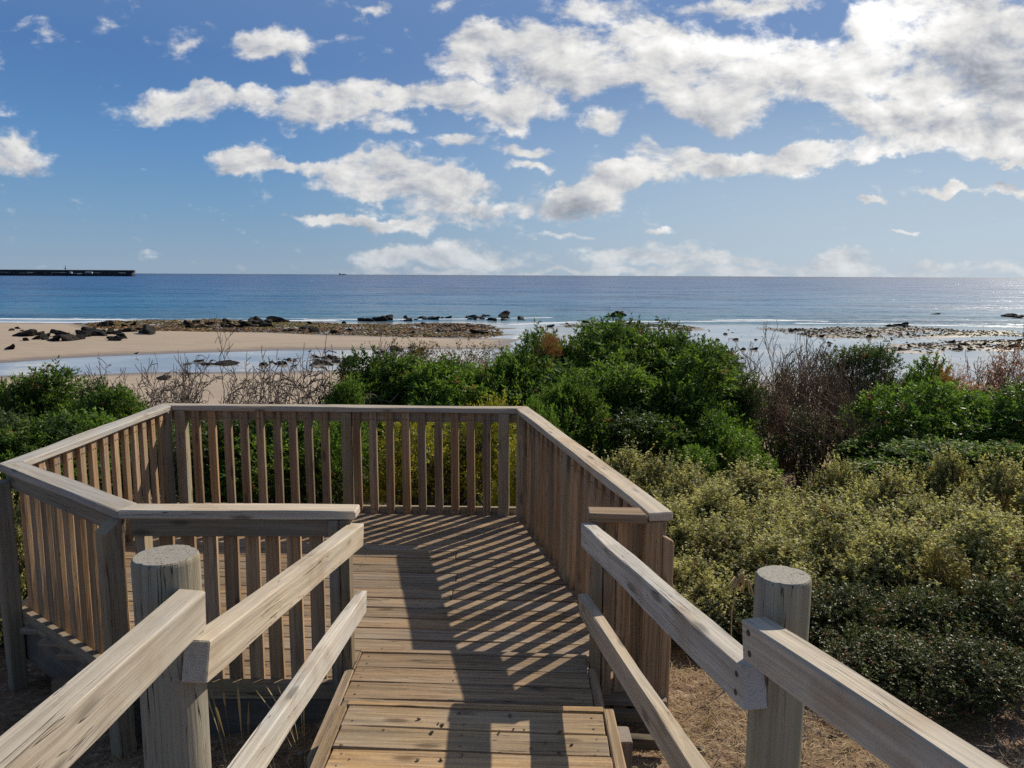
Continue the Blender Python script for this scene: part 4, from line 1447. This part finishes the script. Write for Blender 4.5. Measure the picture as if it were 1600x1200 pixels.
def rocks(n, box, size, label, group, flat=1.0):
    for _ in range(n):
        px, py = rk.uniform(box[0], box[2]), rk.uniform(box[1], box[3])
        p = U(px, py, SEA + .05)
        s = rk.uniform(*size) * (.6 if rk.random() < .4 else 1)
        zz = max(float(ground_h(np.array([p[0]]), np.array([p[1]]))[0]), SEA - .1)
        o = link('rock', rk.choice(RM), None, (p[0], p[1], zz + s * .12 * flat))
        o.scale = (s * rk.uniform(.8, 1.5), s * rk.uniform(.7, 1.2), s * rk.uniform(.6, 1.0) * flat)
        o.rotation_euler = (rk.uniform(-.2, .2), rk.uniform(-.2, .2), rk.uniform(0, 6.28))
        tag(o, label, 'rock', group)


rocks(16, (40, 527, 150, 537), (.5, 1.0), 'black rock in the jumbled row on the left sand', 'black rocks on the left sand')
rocks(5, (75, 520, 150, 527), (.4, .8), 'flat black rock behind the jumbled row on the left sand', 'flat rocks behind the left row')
rocks(16, (140, 520, 232, 529), (.6, 1.3), 'black rock in the tall heap at the left end of the reef', 'heap at the left end of the reef')
rocks(3, (165, 531, 195, 536), (.6, .9), 'black rock lying alone on sand in front of the heap', 'lone rocks before the heap')
rocks(1, (20, 549, 22, 550), (.9, .9), 'isolated low black rock on the sand at the left frame edge', 'lone rock on sand')
rocks(4, (0, 517, 60, 522), (.3, .5), 'tiny dark rock scattered at the far left of the sand', 'tiny rocks far left')
rocks(16, (352, 502, 432, 511), (.8, 1.4), 'black rock in the dark crest of the middle reef', 'crest rocks of the middle reef')
rocks(14, (130, 503, 350, 512), (.4, 1.0), 'dark rock on the left half of the brown reef', 'rocks on the left half of the reef')
rocks(14, (440, 505, 560, 520), (.4, .9), 'dark rock on the right half of the brown reef', 'rocks on the right half of the reef')
rocks(6, (570, 497, 606, 502), (.8, 1.5), 'dark rock awash in the pointed clump beyond the reef', 'pointed clump awash beyond the reef')
rocks(14, (625, 496, 700, 502), (.5, 1.1), 'dark rock awash in the line left of centre', 'rocks awash left of centre')
rocks(16, (720, 493, 800, 501), (.5, 1.2), 'dark rock awash at the end of the line near the centre', 'rocks awash at the centre')
rocks(4, (810, 497, 860, 500), (.4, .9), 'small rock awash just right of the centre line', 'small rocks awash right of centre')
rocks(12, (640, 506, 760, 522), (.4, .9), 'dark rock standing on the yellow green reef end', 'rocks on the yellow green reef end')
rocks(34, (485, 556, 560, 571), (.35, .75), 'black boulder in the heap at the near edge of the tidal pool', 'boulder heap by the tidal pool')
rocks(9, (285, 564, 335, 569), (.35, .7), 'flat black rock awash in the tidal pool behind bare twigs', 'flat rocks in the tidal pool', .5)
rocks(9, (330, 562, 372, 571), (.35, .8), 'low black rock at the near side of the tidal pool', 'low rocks at the near pool side', .6)
rocks(9, (402, 560, 470, 573), (.3, .7), 'dark rock behind the second bare shrub in the pool', 'rocks behind the second bare shrub')
rocks(4, (246, 589, 276, 596), (.25, .5), 'small dark rock on the near sand strip', 'small rocks on near sand', .6)
rocks(9, (590, 543, 670, 553), (.4, .9), 'black rock showing above the reddish bushes', 'rocks above the reddish bushes')
rocks(6, (947, 490, 972, 495), (.7, 1.7), 'dark rock in the lone pointed outcrop offshore of the thicket', 'lone outcrop offshore')
rocks(2, (1461, 490, 1468, 491), (1.0, 1.4), 'flat dark rock offshore right of centre', 'flat offshore rocks', .6)
rocks(3, (1570, 494, 1600, 497), (1.0, 1.6), 'dark rock offshore at the right frame edge', 'offshore rocks at the right edge', .8)
rocks(10, (1380, 506, 1420, 511), (.3, .8), 'small dark rock just beyond the right reef', 'rocks beyond the right reef')
rocks(30, (1060, 514, 1290, 540), (.12, .4), 'small dark rock scattered in the shallow water behind the thicket', 'small rocks in the shallows')
rocks(12, (1065, 540, 1190, 550), (.2, .5), 'dark rock in the near shallows beside the thicket top', 'near shallows rocks')
rocks(30, (1270, 530, 1500, 552), (.12, .42), 'small dark rock scattered in the right shallows', 'small rocks in the right shallows')
rocks(40, (1080, 509, 1600, 532), (.15, .45), 'low dark rock strewn over the wet flat beyond the thicket', 'low rocks on the wet flat')
rocks(26, (830, 500, 1060, 512), (.2, .6), 'low dark rock in the strip beyond the tall thicket', 'low rocks beyond the tall thicket')
rocks(22, (1470, 531, 1600, 546), (.2, .6), 'dark rock on the near right reef', 'rocks on the near right reef')


def rubble(name, poly, n, size, seed, label, c):
    r = np.random.default_rng(seed)
    P = np.array(poly)
    lo, hi = P.min(0), P.max(0)
    hi[0] = min(hi[0], 95)
    x = r.uniform(lo[0], hi[0], n * 6)
    y = r.uniform(lo[1], hi[1], n * 6)
    k = sdf(poly, x, y) + 1.5 * fnoise(x, y, seed, 3, .3) > .3
    x, y = x[k][:n], y[k][:n]
    z = np.maximum(ground_h(x, y), SEA - .05)
    co0, f0 = rock_proto(seed, 1, .35, .55)
    s = size * r.uniform(.3, 1.2, len(x)) ** 1.5
    th = r.uniform(0, 6.28, len(x))
    base = co0[None] * (s[:, None] * np.ones(3))[:, None, :]
    cx = base[:, :, 0] * np.cos(th)[:, None] - base[:, :, 1] * np.sin(th)[:, None]
    cy = base[:, :, 0] * np.sin(th)[:, None] + base[:, :, 1] * np.cos(th)[:, None]
    V = np.stack([cx + x[:, None], cy + y[:, None], base[:, :, 2] + z[:, None]], 2).reshape(-1, 3)
    Fq = (np.array(f0)[None] + (np.arange(len(x)) * len(co0))[:, None, None]).reshape(-1, 3)
    m, t, b = new_mat(name)
    col = t.mix(t.attr('tint'), c[0], c[1])
    pos = t.new('ShaderNodeNewGeometry').outputs['Position']
    col = t.mix(t.smooth(t.noise(t.vec('MULTIPLY', pos, (.1, .1, .1)), 1.0, 4.0), .48, .6, 0, .8), col, c[2])
    t.l.new(col, b.inputs['Base Color'])
    b.inputs['Roughness'].default_value = .9
    b.inputs['Specular IOR Level'].default_value = 0.12
    o = mesh_obj(name, V, Fq, m, attrs={'tint': np.repeat(r.random(len(x)) ** 1.5, len(co0))})
    o['kind'] = 'stuff'
    tag(o, label, 'rubble')


rubble('reef_rubble', REEFS[0], 9000, .30, 61, 'brown and yellow green cobble rubble covering the left reef', ((.020, .014, .010), (.34, .19, .08), (.20, .16, .05)))
rubble('reef_rubble', REEFS[1], 900, .24, 62, 'dark rubble strip in the shallows behind the thicket', ((.02, .017, .014), (.10, .08, .05), (.19, .19, .06)))
rubble('reef_rubble', REEFS[2], 1500, .20, 63, 'yellow brown rubble strip on the right shallows', ((.04, .03, .02), (.17, .12, .07), (.24, .22, .07)))
rubble('reef_rubble', REEFS[3], 1300, .22, 64, 'dark brown rubble strip nearest on the right', ((.025, .018, .014), (.12, .085, .06), (.10, .08, .05)))

rubble('reef_rubble', sea_poly([(1060, 516), (1250, 506), (1620, 508), (1720, 530), (1650, 556), (1250, 552), (1080, 540)]), 1500, .17, 65, 'sparse dark pebbles and weed scattered over the wet right flat', ((.03, .024, .016), (.16, .12, .07), (.22, .2, .07)))

for i in range(44):
    x, y = rk.uniform(.62, 1.7), rk.uniform(2.2, 4.3)
    s = rk.uniform(.010, .05) * (1 if rk.random() < .5 else .5)
    o = link('stone', rk.choice(SM), None, (x, y, float(ground_h(np.array([x]), np.array([y]))[0]) + s * .2))
    o.scale = (s, s, s)
    o.rotation_euler.z = rk.uniform(0, 6.28)
    tag(o, 'ochre or pale stone on the brown soil right of the ramp', 'stone', 'stones on the soil right of the ramp')
for i in range(60):
    x, y = rk.uniform(-2.6, -.85), rk.uniform(2.1, 3.5)
    s = rk.uniform(.010, .034)
    o = link('stone', rk.choice(PM), None, (x, y, float(ground_h(np.array([x]), np.array([y]))[0]) + s * .2))
    o.scale = (s, s, s)
    tag(o, 'pale stone on the dark litter left of the ramp', 'stone', 'stones left of the ramp')
for i in range(26):
    x, y = rk.uniform(-.66, .37), rk.uniform(2.55, 3.0)
    s = rk.uniform(.004, .010)
    o = link('pebble', rk.choice(SM), None, (x, y, rampz(y) + s * .5))
    o.scale = (s, s, s)
    o.rotation_euler.z = rk.uniform(0, 6.28)
    tag(o, 'small pebble lying on the warm brown boardwalk boards', 'pebble', 'pebbles on the boardwalk boards')


# ------------------------------------------------------------------ birds, breakwater, ship
def bird(px, py, label, face):
    p = U(px, py, SEA + .02)
    V, Fc = [], []
    body = [(-.17, .20), (-.12, .205), (-.05, .20), (.02, .205), (.08, .225), (.115, .265), (.14, .285), (.165, .283), (.215, .272)]
    rad = [.006, .022, .046, .058, .05, .03, .032, .022, .004]
    tube([np.array([a, 0, b]) for a, b in body], rad, 8, V, Fc)
    for s in (-.018, .018):
        tube([np.array([.0, s, .17]), np.array([.012, s, .09]), np.array([-.004, s, 0]), np.array([.03, s, -.004])], [.008, .005, .005, .005], 5, V, Fc)
    for s in (-1, 1):
        tube([np.array([.06, s * .045, .225]), np.array([-.04, s * .05, .215]), np.array([-.15, s * .02, .205])], [.012, .026, .006], 6, V, Fc)
    o = mesh_obj('bird', np.array(V), np.array(Fc), M['rock'], None, (p[0], p[1], SEA + .005), smooth=True)
    o.scale = (1.15, 1.15, 1.15)
    o.rotation_euler.z = face
    tag(o, label, 'bird', 'dark birds at the tidal pool')


bird(213, 556, 'dark wading bird at the upper edge of the tidal pool', 0.3)
bird(81, 577, 'dark wading bird in the left part of the tidal pool', 2.6)
bird(484, 553, 'dark wading bird on the sand above the second bare shrub', 1.0)

DIST = 1850.0


def box(V, Fc, x0, x1, y0, y1, z0, z1):
    b = len(V)
    V += [np.array(q, float) for q in ((x0, y0, z0), (x1, y0, z0), (x1, y1, z0), (x0, y1, z0), (x0, y0, z1), (x1, y0, z1), (x1, y1, z1), (x0, y1, z1))]
    Fc += [(b, b + 3, b + 2, b + 1), (b + 4, b + 5, b + 6, b + 7), (b, b + 1, b + 5, b + 4), (b + 1, b + 2, b + 6, b + 5), (b + 2, b + 3, b + 7, b + 6), (b + 3, b, b + 4, b + 7)]


M['bwall'] = plain('dark breakwater concrete', (0.028, 0.030, 0.036), .85, .35, .05)
M['bwallb'] = plain('breakwater lower wall', (0.016, 0.017, 0.021), .85, .4, .05)
M['shed'] = plain('pale shed cladding', (0.55, 0.53, 0.5), .7, .1, .3)
M['ship'] = plain('grey blue ship paint', (0.16, 0.2, 0.26), .6, .1, .02)


def at_px(px, z=SEA):
    return (px - 800) / F * DIST


xe = at_px(214)
bwk = thing('breakwater', 'long dark breakwater wall reaching in from the left horizon', 'breakwater', (xe, DIST, SEA))
V, Fc = [], []
for i in range(60):
    a = -i * 20
    box(V, Fc, a - 19.7, a, 0, 8, 8.0 + .3 * math.sin(i * 1.7), 14.4)
mesh_obj('upper_wall', np.array(V), Fc, M['bwall'], bwk)
V, Fc = [], []
rb = random.Random(4)
for i in range(240):
    a = -i * 5
    box(V, Fc, a - 5, a + .5, -10 - rb.uniform(0, 3), 4, -3, 6.4 + rb.uniform(-.6, .6))
mesh_obj('lower_wall', np.array(V), Fc, M['bwallb'], bwk)
V, Fc = [], []
box(V, Fc, -1200, 0, -5, 1, 6.5, 8.0)
mesh_obj('roadway', np.array(V), Fc, M['bwall'], bwk)
V, Fc = [], []
box(V, Fc, -8, .5, -9, -5, 6.2, 8.4)
box(V, Fc, -1.5, .8, -4, 3, 13.2, 14.6)
mesh_obj('end_block', np.array(V), Fc, M['shed'] if False else M['bwall'], bwk)
V, Fc = [], []
tube([np.array([0, 0, 6]), np.array([0, 0, 16]), np.array([0, 0, 25])], [1.0, .8, .5], 6, V, Fc)
box(V, Fc, -1.5, 1.5, -1.5, 1.5, 17, 18.5)
o = mesh_obj('light_mast', np.array(V), Fc, M['bwall'], None, (at_px(109.5), DIST - 2, SEA))
tag(o, 'thin dark light mast rising from the distant breakwater', 'mast')
for px, wd, hh, lab in ((121, 5, 3.4, 'small bright white shed beside the mast on the breakwater'), (149, 15, 3.6, 'long pale shed with dark bays on the breakwater'), (134, 9, 1.6, 'low pale boat shed between the white shed and the long one')):
    rt_ = thing('shed', lab, 'shed', (at_px(px), DIST - 11, SEA + (6.0 if px != 134 else 4.2)), 'sheds on the breakwater')
    V, Fc = [], []
    box(V, Fc, -wd / 2, wd / 2, -2, 2, 0, hh)
    mesh_obj('wall', np.array(V), Fc, M['shed'], rt_)
    V, Fc = [], []
    b0 = 0
    V = [(-wd / 2 - .3, -2.4, hh + .01), (wd / 2 + .3, -2.4, hh + .01), (wd / 2 + .3, 2.4, hh + .01), (-wd / 2 - .3, 2.4, hh + .01), (-wd / 2 - .3, 0, hh + .9), (wd / 2 + .3, 0, hh + .9)]
    mesh_obj('roof', np.array(V), [(0, 1, 5, 4), (2, 3, 4, 5), (0, 4, 3), (1, 2, 5), (0, 3, 2, 1)], M['ship'], rt_)
    if px == 149:
        for q in (-5, -1.7, 1.7, 5):
            V, Fc = [], []
            box(V, Fc, q - 1.1, q + 1.1, -2.06, -1.9, .1, 2.6)
            mesh_obj('door', np.array(V), Fc, M['bwall'], rt_)

SD = 8000.0
sx_ = (537.0 - 800) / F * SD
ship = thing('cargo_ship', 'tiny grey cargo ship on the horizon left of centre', 'ship', (sx_, SD, SEA))
V = [(-36, -6, 4), (34, -6, 4), (40, 0, 5), (34, 6, 4), (-36, 6, 4), (-36, -6, 11), (36, -6, 11), (44, 0, 12.5), (36, 6, 11), (-36, 6, 11)]
V = [(a, b, (c_ - 5)) for a, b, c_ in V]
mesh_obj('hull', np.array(V, float), [(0, 1, 6, 5), (1, 2, 7, 6), (2, 3, 8, 7), (3, 4, 9, 8), (4, 0, 5, 9), (5, 6, 7, 8, 9), (4, 3, 2, 1, 0)], M['ship'], ship)
V, Fc = [], []
box(V, Fc, -34, -20, -5, 5, 6, 17)
box(V, Fc, -31, -24, -6, 6, 17, 20)
mesh_obj('bridge', np.array(V), Fc, M['shed'] if False else M['ship'], ship)
V, Fc = [], []
box(V, Fc, -14, 28, -5, 5, 6, 9.5)
mesh_obj('cargo', np.array(V), Fc, M['ship'], ship)
for q in (-8, 10, 24):
    V, Fc = [], []
    tube([np.array([q, 0, 6]), np.array([q, 0, 18])], [.9, .6], 6, V, Fc)
    mesh_obj('crane', np.array(V), Fc, M['ship'], ship)
